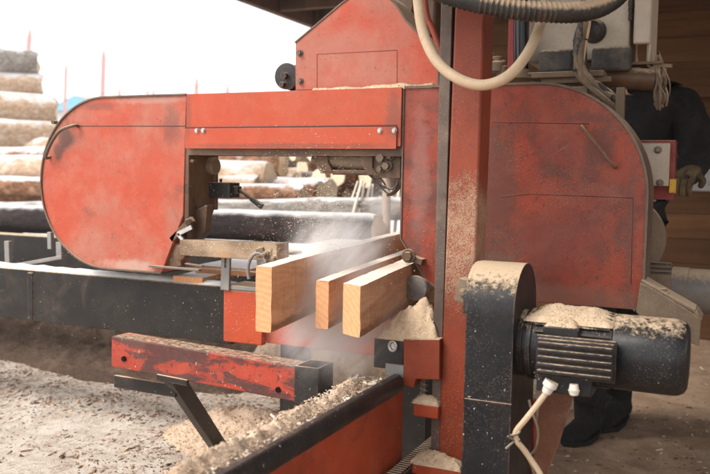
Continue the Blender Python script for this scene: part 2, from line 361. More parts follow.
# ------------------------------------------------------------------ ground
def ground_mat():
    t = NT('sawmill_yard'); p = t.pos(); x, y, z = t.sep(p)
    n1 = t.noise(p, 1.3, 7, .66, .3); n2 = t.noise(p, 9, 6, .7, .3); n3 = t.noise(t.scalev(p, 1.0, .6, 1), 46, 4, .7); n4 = t.noise(p, 160, 3, .7)
    snowy = t.mix(t.step(n2, .40, .62), (.62, .54, .46), (.49, .41, .335))
    brown = t.mix(n2, (.30, .19, .125), (.20, .12, .08))
    far = t.step(t.math('ADD', y, t.math('MULTIPLY', x, -.25)), 3.0, 4.2)
    bm_ = t.math('ADD', t.math('MULTIPLY', t.step(n1, .44, .62), .55), t.math('MULTIPLY', far, .55), True)
    chips = t.step(t.math('ADD', n3, t.math('MULTIPLY', bm_, .16)), .56, .64)
    col = t.mix(t.math('MULTIPLY', chips, .5), snowy, brown)
    yard = t.step(t.math('SUBTRACT', t.math('MULTIPLY', x, -1.0), t.math('MULTIPLY', y, .08)), 3.9, 4.8)
    col = t.mix(yard, col, t.mix(t.step(n2, .45, .6), (.80, .79, .78), (.52, .46, .41)))
    shed = t.step(x, -.95, -.6)
    sc = t.mix(t.step(n2, .36, .66), (.42, .29, .195), (.29, .19, .125))
    sc = t.mix(t.math('MULTIPLY', t.step(n1, .5, .66), .6), sc, (.14, .085, .055))
    sc = t.mix(t.math('MULTIPLY', t.step(n4, .6, .68), .6), sc, (.50, .37, .25))
    col = t.mix(shed, col, sc)
    col = t.mix(t.math('MULTIPLY', t.step(n4, .62, .7), .5), col, (.30, .20, .14))
    h = t.math('ADD', t.math('MULTIPLY', n3, .7), t.math('ADD', n4, t.math('MULTIPLY', n2, 1.2)))
    return t.bsdf(col, .95, 0, h, .007, .9, .1)
def ground_z(x, y):
    if x < -14 or x > 6 or y > 16 or y < -4: return 0.0
    return .035 * nz((x, y, 0), 1.6) + .016 * nz((x, y, 3), 6)
def axis(a, b, fine0, fine1, step, coarse):
    out = [a]
    while out[-1] < b:
        v = out[-1]; out.append(v + (step if fine0 <= v <= fine1 else coarse))
    return out
mb = MB()
xs = axis(-150, 150, -5, 1.2, .06, 3.0) if False else sorted(set([-150, -90, -50, -30, -20, -14] + [-13 + i * .5 for i in range(16)] + [-5 + i * .07 for i in range(90)] + [1.4, 2, 3, 4, 6, 10, 20, 40, 80, 150]))
ys = sorted(set([-150, -80, -40, -20, -10, -4, -2, 0] + [.5 + i * .07 for i in range(80)] + [6.2 + i * .5 for i in range(20)] + [17, 20, 30, 50, 80, 120, 200]))
mb.add([(x, y, ground_z(x, y)) for x in xs for y in ys], [(i * len(ys) + j, (i + 1) * len(ys) + j, (i + 1) * len(ys) + j + 1, i * len(ys) + j + 1) for i in range(len(xs) - 1) for j in range(len(ys) - 1)])
g = build('ground', mb, ground_mat(), smooth=180, loc=Vector((0, 0, 0))); tag(g, 'trampled yard ground of snow, sawdust and bark', None, kind='structure')

# chips of bark and wood lying on the ground
def chip_scatter(name, n, place, mats, smin, smax, label, cat=None, thin=.25):
    mb = MB(); r = random.Random(hash(name) % 999 if False else len(name) * 31 + n)
    for i in range(n):
        q = place(r)
        if q is None: continue
        L = r.uniform(smin, smax) * (1 + 1.4 * r.random() ** 4); w = L * r.uniform(.18, .5); h = L * thin * r.uniform(.15, .5)
        M = Matrix.Rotation(r.uniform(0, 6.28), 3, 'Z') @ Matrix.Rotation(r.uniform(-.45, .45), 3, 'X') @ Matrix.Rotation(r.uniform(-.4, .4), 3, 'Y')
        c = Vector(q) + Vector((0, 0, h * .4))
        k = r.uniform(.5, 1)
        vs = [(-L / 2, -w / 2 * k, -h / 2), (L / 2, -w / 2, -h / 2), (L / 2 * k, w / 2, -h / 2), (-L / 2, w / 2 * r.uniform(.4, 1), -h / 2)]
        vs += [(x * .92, y * .92, h / 2 + r.uniform(0, h)) for x, y, z in vs]
        mb.add([c + M @ Vector(v) for v in vs], [(3, 2, 1, 0), (4, 5, 6, 7), (0, 1, 5, 4), (1, 2, 6, 5), (2, 3, 7, 6), (3, 0, 4, 7)], r.randrange(len(mats)))
    o = build(name, mb, mats, smooth=20, loc=Vector((0, 0, 0)))
    return tag(o, label, cat, kind='stuff')
def flat_mat(name, c, c2=None, rough=.9):
    t = NT(name); p = t.pos(); return t.bsdf(t.mix(t.noise(p, 40, 4), c, c2 or tuple(v * .7 for v in c)), rough, spec=.15)
CH1 = flat_mat('bark_chip', (.30, .18, .12)); CH2 = flat_mat('bark_chip_dark', (.16, .10, .07)); CH3 = flat_mat('wood_chip', (.58, .43, .30)); CH4 = flat_mat('pale_chip', (.70, .60, .49)); CH5 = flat_mat('grey_chip', (.46, .38, .31))
def on_yard(r):
    px = r.uniform(-30, 330); py = 325 + 170 * r.random() ** 1.0
    q = PZ(px, py, 0)
    if q.y > 6 or q.x < -5.5: return None
    dens = nz(q, 1.9, 4) + (1.25 if q.y > 2.65 else -.25)
    if r.random() > .40 + dens * .70: return None
    return (q.x, q.y, ground_z(q.x, q.y))
chip_scatter('bark_chips', 17000, on_yard, [CH1, CH5, CH3, CH5, CH1, CH3, CH2], .004, .016, 'loose bark chips strewn over the snowy sawdust ground left of the machine', 'bark chips')
def in_shed(r):
    px = r.uniform(520, 740); py = 318 + 170 * r.random()
    q = PZ(px, py, 0)
    if q.y > 6: return None
    return (q.x, q.y, ground_z(q.x, q.y))
chip_scatter('shed_floor_chips', 900, in_shed, [CH1, CH2, CH3, CH1], .005, .018, 'small wood chips scattered on the brown shed floor', 'wood chips')

# ------------------------------------------------------------------ heaps of sawdust
def heap(name, outline, z0, height, label, mats=SAWDUST, seed=0, res=.008, power=.75, lump=.18, zfun=None, cone=None, apex=None):
    """A heap over a closed outline (x, y): height rises from the edge inwards."""
    P = [Vector(p) for p in outline]; n = len(P)
    xs_ = [p.x for p in P]; ys_ = [p.y for p in P]
    def inside(x, y):
        c = False
        for i in range(n):
            a, b = P[i], P[i - 1]
            if (a.y > y) != (b.y > y) and x < (b.x - a.x) * (y - a.y) / (b.y - a.y) + a.x: c = not c
        return c
    def edge(x, y):
        q = Vector((x, y)); best = 9
        for i in range(n):
            a, b = P[i - 1], P[i]; d = b - a; t = max(0, min(1, (q - a).dot(d) / max(d.length_squared, 1e-9)))
            best = min(best, (a + d * t - q).length)
        return best
    nx = max(4, int((max(xs_) - min(xs_)) / res)); ny = max(4, int((max(ys_) - min(ys_)) / res))
    half = cone or max(edge(min(xs_) + (max(xs_) - min(xs_)) * i / 16, min(ys_) + (max(ys_) - min(ys_)) * j / 16) for i in range(17) for j in range(17) if inside(min(xs_) + (max(xs_) - min(xs_)) * i / 16, min(ys_) + (max(ys_) - min(ys_)) * j / 16))
    idx = {}; mb = MB(); vs = []; fs = []
    for i in range(nx + 1):
        for j in range(ny + 1):
            x = min(xs_) + (max(xs_) - min(xs_)) * i / nx; y = min(ys_) + (max(ys_) - min(ys_)) * j / ny
            ins = inside(x, y); e = edge(x, y) if ins else 0
            if not ins and edge(x, y) > res * 1.5: continue
            k = min(1, e / half) ** power
            if apex: da = (Vector((x, y)) - Vector(apex)).length; k = (e / (e + math.sqrt(da * da + .012 ** 2) + 1e-6)) ** power
            h = height * k * (1 + lump * 2 * nz((x, y, seed), 14) + lump * nz((x, y, seed), 38)) + height * .10 * nz((x, y, seed), 80) * min(1, e / (res * 2))
            zb = zfun(x, y) if zfun else z0
            idx[i, j] = len(vs); vs.append((x, y, zb + (h if ins else -.004)))
    for i in range(nx):
        for j in range(ny):
            q = [(i, j), (i + 1, j), (i + 1, j + 1), (i, j + 1)]
            if all(k in idx for k in q): fs.append([idx[k] for k in q])
    mb.add(vs, fs)
    if mats in (SAWDUST, SAWDUST_MIX):
        rr_ = random.Random(seed); area = (max(xs_) - min(xs_)) * (max(ys_) - min(ys_))
        for _ in range(min(3500, int(300 + area * 16000))):
            f_ = fs[rr_.randrange(len(fs))]; a_, b_, c_ = vs[f_[0]], vs[f_[1]], vs[f_[3]]; u_, v_ = rr_.random(), rr_.random()
            q_ = Vector(a_) + (Vector(b_) - Vector(a_)) * u_ + (Vector(c_) - Vector(a_)) * v_
            g_ = rr_.uniform(.0009, .0030) * (1 if area < .1 else 1.8); M_ = Matrix.Rotation(rr_.uniform(0, 6.3), 3, 'Z') @ Matrix.Rotation(rr_.uniform(-1.2, 1.2), 3, 'X')
            mb.add([q_ + M_ @ Vector(w_) * g_ for w_ in ((-1, -.5, 0), (1, -.3, 0), (.8, .5, .2), (-.9, .4, .1), (0, 0, .7))], [(3, 2, 1, 0), (0, 1, 4), (1, 2, 4), (2, 3, 4), (3, 0, 4)])
    o = build(name, mb, mats, smooth=60, loc=Vector((sum(xs_) / n, sum(ys_) / n, z0)))
    return tag(o, label, 'sawdust heap', kind='stuff')
def ell(cx, cy, rx, ry, n=22, seed=0, rough=.15):
    return [(cx + rx * math.cos(6.2832 * i / n) * (1 + rough * nz((math.cos(6.2832 * i / n), math.sin(6.2832 * i / n), seed), 1.3)), cy + ry * math.sin(6.2832 * i / n) * (1 + rough * nz((math.cos(6.2832 * i / n), math.sin(6.2832 * i / n), seed + 5), 1.3))) for i in range(n)]

# ------------------------------------------------------------------ saw head
HY = 2.44            # front plane of the wheel covers
ZT, ZB = 1.335, .69
head = thing('band_saw_head', 'red band saw head with two rounded wheel covers joined by a beam', 'saw head', (-1.36, 2.5, .69))
lc, rc = (-2.168, 1.0125), (-.545, 1.0125)
RW = .3225
left_poly = [(-1.797, ZT)] + arc(lc[0], lc[1], RW, 90, 270, 40) + [(-1.905, ZB), (-1.809, .905)]
right_poly = [(-.957, .86), (-.87, .735), (-.80, ZB), (-.245, ZB), (-.2225, .72), (-.2225, 1.0125)] + arc(rc[0], rc[1], RW, 0, 90, 30)[1:] + [(-.957, ZT)]
left_poly = left_poly[::-1] if False else left_poly
def seam_box(mb, p0, p1, w=.0035, m=1, y=HY):
    a = Vector((p0[0], y, p0[1])); b = Vector((p1[0], y, p1[1])); mb.beam(a, b, .003, w, (0, 0, 1) if abs(b.x - a.x) > abs(b.z - a.z) else (1, 0, 0), m)
# left cover
mb = MB().prism(left_poly, 'y', HY, HY + .15)
q = PY(78, 126, HY); q2 = PY(185, 126, HY); seam_box(mb, (q.x, q.z), (q2.x, q2.z))
lcov = build('wheel_cover', mb, [RED, SEAM], head, .002); lcov['label'] = 'sunlit left wheel cover, faded red with scratches'
mb = MB().strip([(-1.797, ZT)] + arc(lc[0], lc[1], RW, 90, 270, 40) + [(-1.905, ZB)], 'y', HY - .006, HY + .152, -.006 if False else .006, closed=False)
# outline runs counter-clockwise so 'outside' is to its right
build('cover_rim', mb, RIM, lcov)
h0 = PY(50, 157, HY); h1 = PY(57, 143, HY); h2 = PY(66, 131, HY); h3 = PY(78, 126, HY)
path = [h0, h0 + Vector((0, -.022, 0)), h1 + Vector((0, -.03, 0)), h2 + Vector((0, -.03, 0)), h3 + Vector((0, -.024, 0)), h3]
build('handle', MB().tube(smooth_path(path, 6), .0065, 10), RIM, lcov)
k = PY(57, 122, HY); build('knob', MB().cyl(k + Vector((-.012, .01, 0)), k + Vector((-.012, -.012, 0)), .008, 12), RIM, lcov)
# right cover
mb = MB().prism(right_poly, 'y', HY, HY + .15)
for a, b in (((492, 122), (590, 124)), ((530, 194), (633, 198)), ((633, 198), (631, 285)), ((530, 194), (500, 197))):
    p, q = PY(*a, HY), PY(*b, HY); seam_box(mb, (p.x, p.z), (q.x, q.z), .003)
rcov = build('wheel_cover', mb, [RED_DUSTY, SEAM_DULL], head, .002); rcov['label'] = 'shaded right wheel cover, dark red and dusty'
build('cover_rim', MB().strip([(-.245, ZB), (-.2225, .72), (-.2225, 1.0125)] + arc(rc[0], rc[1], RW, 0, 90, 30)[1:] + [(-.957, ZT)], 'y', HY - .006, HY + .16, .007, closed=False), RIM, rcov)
build('cover_rim', MB().strip([(-.957, ZT), (-.957, .86), (-.87, .735), (-.80, ZB)], 'y', HY - .004, HY + .15, .005, closed=False), RIM, rcov)
p, q = PY(584, 128, HY), PY(615, 166, HY)
build('handle', MB().tube(smooth_path([p, p + Vector((0, -.028, 0)), (p + q) / 2 + Vector((0, -.032, 0)), q + Vector((0, -.028, 0)), q], 5), .0048, 10), BROWN_STEEL, rcov)
# cross beam between the covers
bz0 = 1.152
mb = MB().box(-1.788, -.963, HY - .012, HY + .13, bz0, ZT + .003)
mb.box(-1.788, -.975, HY - .019, HY - .0125, bz0 - .008, bz0 + .063)
mb.box(-1.786, -.977, HY - .0150, HY - .0123, bz0 + .0635, bz0 + .069, 1)
bm_ = build('cross_beam', mb, [RED_BEAM, SEAM], head, .0015)
for px in (197, 203.5, 380, 394.5): build('bolt', MB().bolt(PY(px, 130.5, HY - .0195), (0, -1, 0), .006, .007), SILVER, bm_)
build('beam_underside', MB().box(-1.788, -.963, HY + .002, HY + .128, bz0 - .03, bz0 - .002), BROWN_STEEL, head)
# belt guard above the beam
gp = [(295.5, 90), (295.5, 43), (330, 14), (343, 3), (352, -3), (362, -7), (374, -8), (385, -5), (394, 3), (405, 20), (420, 37), (437, 51), (437.5, 88)]
poly = [(PY(*a, HY + .03).x, PY(*a, HY + .03).z) for a in gp]; poly = [(x, max(z, ZT + .004)) for x, z in poly]
mb = MB().prism(poly, 'y', HY + .03, HY + .17)
for a, b in (((317, 54), (317, 88)), ((317, 54), (397, 50)), ((397, 50), (397, 84))):
    p, q = PY(*a, HY + .03), PY(*b, HY + .03); seam_box(mb, (p.x, p.z), (q.x, q.z), .0025, 1, HY + .03)
bg = build('belt_guard', mb, [RED, SEAM_FAINT], head, .002)
for a in ((300, 53), (300.5, 81)): build('bolt', MB().bolt(PY(*a, HY + .03), (0, -1, 0), .008, .012), BARE, bg)
build('guard_rim', MB().strip(poly[::-1][:-1], 'y', HY + .027, HY + .172, .005, closed=False), RIM, bg)
pc = PY(290, 77, HY + .12); mb = MB()
mb.lathe(pc + Vector((0, -.03, 0)), (0, 1, 0), [(0, .034), (.002, .046), (.012, .046), (.02, .036), (.04, .036), (.048, .046), (.06, .046), (.062, .02)], 32)
mb.cyl(pc + Vector((0, -.05, 0)), pc + Vector((0, .05, 0)), .012, 12); mb.cyl(pc + Vector((-.01, -.045, -.03)), pc + Vector((-.005, -.045, -.03)) + Vector((0, .02, 0)), .01, 10)
build('pulley', mb, BLACK, head)
# side plate, knob and lever of the left wheel housing
mb = MB().prism([(HY + .004, bz0), (HY + .175, bz0), (HY + .175, .935), (HY + .15, .89), (HY + .03, .80), (HY + .004, .88)], 'x', -1.806, -1.788)
mb.box(-1.788, -1.776, HY + .155, HY + .175, .92, bz0 - .001); mb.box(-1.789, -1.772, HY + .01, HY + .03, 1.095, 1.105)
sp = build('side_plate', mb, BROWN_STEEL, head, .002)
p = PY(207, 166, HY + .14); build('adjusting_knob', MB().lathe(p + Vector((-.012, 0, 0)), (1, 0, 0), [(0, .022), (.012, .03), (.03, .034), (.048, .034), (.055, .028)], 24), TAN_STEEL, head)
a = PY(209, 182, HY + .16); b = PY(234, 198, HY + .16)
mb = MB().box(a.x, b.x, HY + .13, HY + .20, b.z, a.z); mb.box(b.x, b.x + .022, HY + .15, HY + .18, (a.z + b.z) / 2 - .012, (a.z + b.z) / 2 + .016)
mb.cyl((a.x + .05, HY + .165, a.z), (a.x + .05, HY + .165, a.z + .014), .006, 10)
lb = build('lever_box', mb, BLACK, head, .003)
p = PY(238, 189, HY + .165); q = PY(262, 206.5, HY + .165); m_ = p.lerp(q, .55)
build('lever', MB().tube([p, m_], .006, 10).tube([m_, q], [.0095, .011], 12), BLACK, lb)
# lower roller guide by the left cover
mb = MB()
p = PY(196, 228, HY + .08)
mb.prism([(PY(*c, HY + .05).x, PY(*c, HY + .05).z) for c in ((186, 214), (207, 205), (205, 232), (192, 246), (178, 262), (166, 266), (166, 252), (176, 236))], 'y', HY + .05, HY + .09)
mb.prism([(PY(*c, HY + .02).x, PY(*c, HY + .02).z) for c in ((163, 250), (180, 243), (182, 266), (164, 268))], 'y', HY + .015, HY + .045)
mb.beam(PY(172, 240, HY + .01), PY(193, 219, HY + .01), .02, .022); mb.cyl(PY(188, 222, HY - .01), PY(188, 222, HY + .05), .012, 16)
gl = build('roller_guide', mb, BROWN_STEEL, head, .002)
p = PY(187, 252, HY + .06)
build('roller', MB().lathe(p + Vector((0, -.05, 0)), (0, 1, 0), [(0, .012), (.002, .026), (.01, .030), (.014, .024), (.05, .024), (.052, .012)], 28), BROWN_STEEL, gl)
p = PY(201, 231, HY + .1); build('roller', MB().lathe(p + Vector((-.03, 0, 0)), (1, 0, 0), [(0, .03), (.004, .04), (.03, .04), (.034, .02)], 24), BARE, gl)
p, q = PY(178, 234, HY - .005), PY(192, 227, HY - .005)
build('hook', MB().beam(p, q, .008, .016, (0, 0, 1)).beam(p, p + (PY(183, 240, HY - .005) - p), .008, .012), SILVER, gl)
# blade
mb = MB().box(-2.17, -.545, HY + .07, HY + .105, .7045, .7058)
build('saw_blade', mb, SILVER, head)
mb = MB(); p, q = PY(150, 266, HY - .01), PY(200, 270, HY - .01); mb.beam(p, q, .02, .006); mb.beam(PY(186, 263.5, HY), PY(203, 266, HY), .016, .004)
build('blade_cover_strip', mb, BARE, head)
# guide arm reaching over the timber
p, q = PY(186, 247, HY + .02), PY(283, 252, HY - .09)
mb = MB().beam(p, q, .06, .058)
ga = build('guide_arm', mb, BOARD_OLD, head, .003)
e = PY(268, 262, HY - .06)
mb = MB().lathe(e + Vector((0, -.02, 0)), (0, 1, 0), [(0, .012), (.002, .034), (.03, .034), (.032, .012)], 24); mb.cyl(e + Vector((0, -.03, 0)), e + Vector((0, -.018, 0)), .012, 12)
build('clamp_wheel', mb, GREY_STEEL, ga)
pts = [PY(*c, HY - .11) for c in ((249, 279), (248, 268), (251, 258), (257, 253), (263, 255), (266, 262))]
build('clamp_hook', MB().tube(smooth_path(pts, 5), .006, 10), GREY_STEEL, ga)
mb = MB()
for c, s_ in (((262, 252), .03), ((272, 256), .035), ((277, 250), .028), ((279, 262), .024)): mb.obox(PY(*c, HY - .10), (s_, .03, s_), Matrix.Rotation(c[0], 3, 'Y'))
for c in ((266, 255), (275, 259)): mb.bolt(PY(*c, HY - .115), (0, -1, 0), .009, .02)
build('clamp_block', mb, TAN_STEEL, ga, .003)
# upper guide under the beam
GY = HY + .05
mb = MB()
def pl(pts, y0, y1, m=0): mb.prism([(PY(*c, GY).x, PY(*c, GY).z) for c in pts], 'y', y0, y1, m)
pl([(314, 149), (329, 149), (331, 163), (335, 172), (322, 171), (317, 163)], GY - .02, GY)
pl([(362, 148), (376, 148), (376, 168), (382, 176), (372, 175), (365, 165)], GY - .03, GY)
a, b = PY(322, 168, GY), PY(372, 173, GY); mb.box(a.x, b.x, GY - .015, GY + .05, b.z - .004, b.z + .008)
mb.box(PY(330, 150, GY).x, PY(400, 150, GY).x, GY + .02, GY + .06, 1.06, 1.135)
mb.box(PY(376, 150, GY).x, PY(403, 150, GY).x, GY - .02, GY + .02, PY(380, 178, GY).z, PY(380, 150, GY).z)
ug = build('blade_guide', mb, BROWN_STEEL, head, .002)
p, q = PY(318, 160, GY + .01), PY(366, 163, GY + .01)
build('guide_shaft', MB().cyl(p, q, .022, 20).cyl(p, p + (p - q).normalized() * .02, .014, 14), TAN_STEEL, ug)
mb = MB()
for c, s_ in (((383, 158), .03), ((388, 166), .026), ((381, 169), .02), ((391, 156), .022)): mb.bolt(PY(*c, GY - .021), (0, -1, 0), s_ * .45, s_)
build('guide_bolt', mb, TAN_STEEL, ug)
for pts in ([(366, 172), (374, 179), (383, 186), (392, 189), (398, 184)], [(370, 173), (378, 183), (388, 193), (396, 188), (400, 176)], [(374, 176), (382, 180), (386, 188), (380, 184)]):
    build('guide_wire', MB().tube(smooth_path([PY(*c, GY - .01) for c in pts], 5), .0035, 8), BLACK, ug)
pts = [PY(*c, GY) for c in ((399, 152), (401, 170), (400, 182), (394, 192), (387, 195))]
build('guide_finger', MB().tube(smooth_path(pts, 5), [.018 - .013 * i / 20 for i in range(21)], 12), BROWN_STEEL, ug)
# right roller
p = PY(419, 287, HY - .02)
mb = MB().lathe(p + Vector((0, -.04, 0)), (0, 1, 0), [(0, .008), (.001, .02), (.003, .038), (.012, .040), (.016, .03), (.06, .03)], 28)
build('roller', mb, GREY_STEEL, head)
mb = MB(); mb.beam(PY(412, 258, HY - .01), PY(424, 262, HY - .01), .04, .02); mb.bolt(PY(409, 256, HY - .03), (0, -1, 0), .016, .02)
build('roller_bracket', mb, BROWN_STEEL, head, .002)
# gusset, rear wheel rim and grille by the right cover
GY2 = HY - .03
gpts = [(640, 283), (648, 286), (694, 314), (701, 322), (699, 346), (652, 330), (636, 312)]
mb = MB().prism([(PY(*c, GY2).x, PY(*c, GY2).z) for c in gpts], 'y', GY2, GY2 + .012)
a = [PY(*c, GY2) for c in ((641, 281), (695, 312), (701, 321))]
for p, q in zip(a, a[1:]): mb.beam(p + Vector((0, .06, 0)), q + Vector((0, .06, 0)), .12, .008)
mb.bolt(PY(662, 293, GY2 + .03), (0, 0, 1), .014, .014)
build('gusset_bracket', mb, TAN_STEEL, head, .002)
dc = PY(622, 238, HY + .25)
mb = MB().lathe(Vector((dc.x, HY + .23, dc.z)), (0, 1, 0), [(0, .10), (.004, .128), (.04, .130), (.044, .124), (.06, .10)], 48)
build('band_wheel', mb, TAN_STEEL, head)
mb = MB(); a, b = PY(645, 264, HY + .18), PY(670, 276, HY + .18)
mb.box(a.x, b.x, HY + .18, HY + .24, b.z - .06, a.z)
for i in range(3): mb.box(a.x + .01, b.x + .003, HY + .174, HY + .2, b.z + .006 + i * .013, b.z + .013 + i * .013, 1)
build('vent_box', mb, [TAN_STEEL, BLACK], head, .001)
a, b = PY(636, 118, HY + .2), PY(643, 80, HY + .2)
# bracket plate above cover with the dusty box at its back
mb = MB(); p = PY(650, 143, HY + .3); q = PY(668, 186, HY + .3); mb.box(PY(636, 150, HY + .3).x, q.x, HY + .3, HY + .33, q.z, p.z)
for c in ((660, 183), (658, 150)): mb.bolt(PY(*c, HY + .3), (0, -1, 0), .008, .012, 1)
build('back_plate', mb, [CREAM, BARE], head, .003)
a, b = PY(654, 140, HY + .36), PY(673, 200, HY + .36)
mb = MB().box(PY(640, 140, HY + .36).x, b.x, HY + .36, HY + .44, b.z, a.z)
swb = thing('switch_box', 'dark red switch box with yellow tag behind the right wheel cover', 'switch box', (b.x - .06, HY + .4, b.z))
build('box_body', mb, DARK_RED, swb, .003)
t0 = PY(672, 186, HY + .35); build('tag', MB().box(t0.x - .008, t0.x + .012, HY + .345, HY + .358, t0.z - .022, t0.z + .022), YELLOW, swb)
p = PY(622, 92, HY + .14); mb = MB().box(p.x - .012, p.x + .012, HY + .1, HY + .13, p.z - .13, p.z + .01)
build('post', mb, TAN_STEEL, head, .001)

# ------------------------------------------------------------------ mast
MY = 2.12
mast = thing('saw_mast', 'upright red steel column dusted with sawdust, in front of the right wheel cover', 'mast', (PY(446, 474, MY).x, MY + .05, 0))
def slab(pix, y0, y1): return MB().prism([(PY(*c, y0).x, PY(*c, y0).z) for c in pix], 'y', y0, y1)
top, bot = -90, 560
def edge_x(xt, xb, y): return xt + (xb - xt) * y / 474.0
mb = slab([(edge_x(455, 437, top), top), (edge_x(485, 467, top), top), (edge_x(485, 467, bot), bot), (edge_x(455, 437, bot), bot)], MY, MY + .10)
build('column', mb, RED_COLUMN, mast, .006)
mb = slab([(edge_x(441, 430, top), top), (edge_x(452.5, 438.5, top), top), (edge_x(452.5, 438.5, bot), bot), (edge_x(441, 430, bot), bot)], MY + .006, MY + .09)
build('wear_strip', mb, STRIP, mast, .002)
# foot carriage
BYK = MY - .02
a, b = PY(374, 338, BYK), PY(403, 371, BYK)
mb = MB().box(a.x, b.x, BYK, BYK + .09, b.z, a.z)
fb = build('foot_block', mb, BLACK, mast, .003)
p = PY(393.5, 346, BYK); mb = MB()
mb.tube([p + Vector((.011 * math.cos(t * math.pi / 8), -.006, .013 * math.sin(t * math.pi / 8))) for t in range(17)], .004, 8); mb.cyl(p + Vector((0, .002, 0)), p + Vector((0, -.004, 0)), .012, 14)
build('eye_bolt', mb, SILVER, fb)
a, b = PY(386, 363, BYK), PY(404, 377, BYK); build('bare_corner', MB().box(a.x, b.x, BYK - .004, BYK - .0005, b.z, a.z), GREY_STEEL, fb)
pp = [(403.5, 339), (440, 339), (440, 380), (416, 379), (414, 388), (403.5, 385)]
build('foot_plate', MB().prism([(PY(*c, BYK).x, PY(*c, BYK).z) for c in pp], 'y', BYK - .003, BYK + .08), RED_COLUMN, mast, .003)
p = PY(424, 392, MY + .03); mb = MB()
mb.tube([p + Vector((.010 * math.cos(i * .9), .010 * math.sin(i * .9), .05 - i * .0022)) for i in range(48)], .0035, 7); mb.cyl(p + Vector((0, 0, .06)), p + Vector((0, 0, -.07)), .006, 10)
build('spring', mb, BARE, mast)
a, b = PY(413, 403, MY - .02), PY(438, 420, MY - .02); mb = MB().box(a.x, b.x, MY - .02, MY + .06, b.z, a.z)
build('clamp', mb, RED_RAIL, mast, .004)
a, b = PY(411, 462, MY - .04), PY(462, 470, MY - .04); mb = MB().box(a.x, b.x, MY - .05, MY + .05, b.z - .03, a.z)
build('ledge', mb, RED_RAIL, mast, .003)
def pxpoly(pts, z): return [tuple(PZ(*c, z).xy) for c in pts]

# ------------------------------------------------------------------ electric motor with belt housing
AX_Y, AX_Z = 2.08, .637
motor = thing('electric_motor', 'black electric motor with ribbed terminal box, sawdust heaped on top', 'motor', (-.3, AX_Y, .5))
hx0, hx1 = PY(468, 300, 1.98).x, PY(516, 300, 1.98).x
hyc, hr, hzc = 2.09, .125, .715
prof = arc(hyc, hzc, hr, 0, 180, 28) + [(hyc - hr, .02), (hyc + hr, .02)]
mb = MB().prism(prof, 'x', hx0, hx1)
mb.strip(arc(hyc, hzc, hr - .012, 0, 180, 28), 'x', hx0 - .010, hx0, .010, closed=False)
mb.box(hx0 + .003, hx1 + .0008, hyc - hr - .002, hyc - hr + .01, .50, .502)
hs = build('belt_housing', mb, HOUSING, motor, .004)
p = PY(466, 290, 2.03); mb = MB().obox(p + Vector((-.004, .0, 0)), (.03, .045, .06), Matrix.Rotation(.25, 3, 'Y')); mb.bolt(p + Vector((0, -.024, -.005)), (0, -1, 0), .008, .01)
build('housing_ear', mb, TAN_STEEL, hs, .008)
mx = [hx1, PY(616, 340, AX_Y).x, PY(690, 350, AX_Y).x]
ax = Vector((1, 0, 0)); c0 = Vector((hx1, AX_Y, AX_Z))
mb = MB().lathe(c0, ax, [(0, .085), (.012, .085), (.013, .079), (.022, .079), (.0225, .090), (.034, .092), (.0345, .085), (mx[1] - hx1 - .002, .085)], 56)
for k in range(30):
    an = R(k * 12 + 6)
    if 150 < (k * 12 + 6) < 215: continue
    d = Vector((0, math.cos(an), math.sin(an))); mb.obox(c0 + ax * ((mx[1] - hx1) / 2 + .018) + d * .086, (mx[1] - hx1 - .05, .0045, .016), Matrix((ax, ax.cross(d), d)).transposed())
build('motor_body', mb, BLACK_MOTOR, motor)
L = mx[2] - mx[1]
mb = MB().lathe(Vector((mx[1], AX_Y, AX_Z)), ax, [(0, .086), (.001, .091), (.003, .092), (L - .035, .092), (L - .02, .090), (L - .008, .083), (L - .002, .072), (L, .05)], 64)
build('fan_cowl', mb, BLACK_MOTOR, motor)
# terminal box with ribbed lid on the camera side
ty = AX_Y - .088
a, b = PY(537, 338, ty - .04), PY(613, 383, ty - .04)
mb = MB().box(a.x, b.x, ty - .04, ty + .05, b.z, a.z)
for i in range(5):
    z = b.z + (a.z - b.z) * (i + .55) / 5.2
    mb.box(a.x + .003, b.x - .003, ty - .05, ty - .0395, z - .005, z + .004)
mb.box(a.x - .004, b.x + .004, ty - .03, ty - .02, b.z - .006, a.z + .006)
tb = build('terminal_box', mb, BLACK_MOTOR, motor, .0025)
a2, b2 = PY(545, 324, AX_Y - .07), PY(580, 337, AX_Y - .07)
build('nameplate_block', MB().box(a2.x, b2.x, AX_Y - .095, AX_Y - .03, b2.z, a2.z), BLACK_MOTOR, motor, .004)
a3, b3 = PY(537, 384, ty - .02), PY(592, 397, ty - .02)
build('gland_plate', MB().box(a3.x, b3.x, ty - .03, ty + .05, b3.z, b.z - .001), BLACK_MOTOR, tb, .003)
gy = ty - .035
g0 = PY(552, 381, gy); g1 = PY(546, 393, gy)
build('cable_gland', MB().tube([g0, g0.lerp(g1, .45), g0.lerp(g1, .5), g1], [.017, .018, .014, .011], 12), WHITE_PLASTIC, tb)
g0p = PY(574, 384, gy); g1p = PY(574, 395, gy)
build('blanking_plug', MB().tube([g0p, g0p.lerp(g1p, .5), g0p.lerp(g1p, .55), g1p], [.010, .012, .014, .010], 12), WHITE_PLASTIC, tb)
pts = [g1] + [PY(*c, yy) for c, yy in (((538, 404), gy), ((526, 419), gy - .005), ((516, 432), gy), ((517, 441), gy), ((524, 450), gy + .01), ((531, 460), gy + .02), ((541, 476), gy + .03), ((548, 500), gy + .03))]
cab = build('motor_cable', MB().tube(smooth_path(pts, 6), .0075, 10), HOSE_BEIGE); tag(cab, 'beige supply cable hanging from the black motor', 'cable')
p = PY(515, 441, gy - .004)
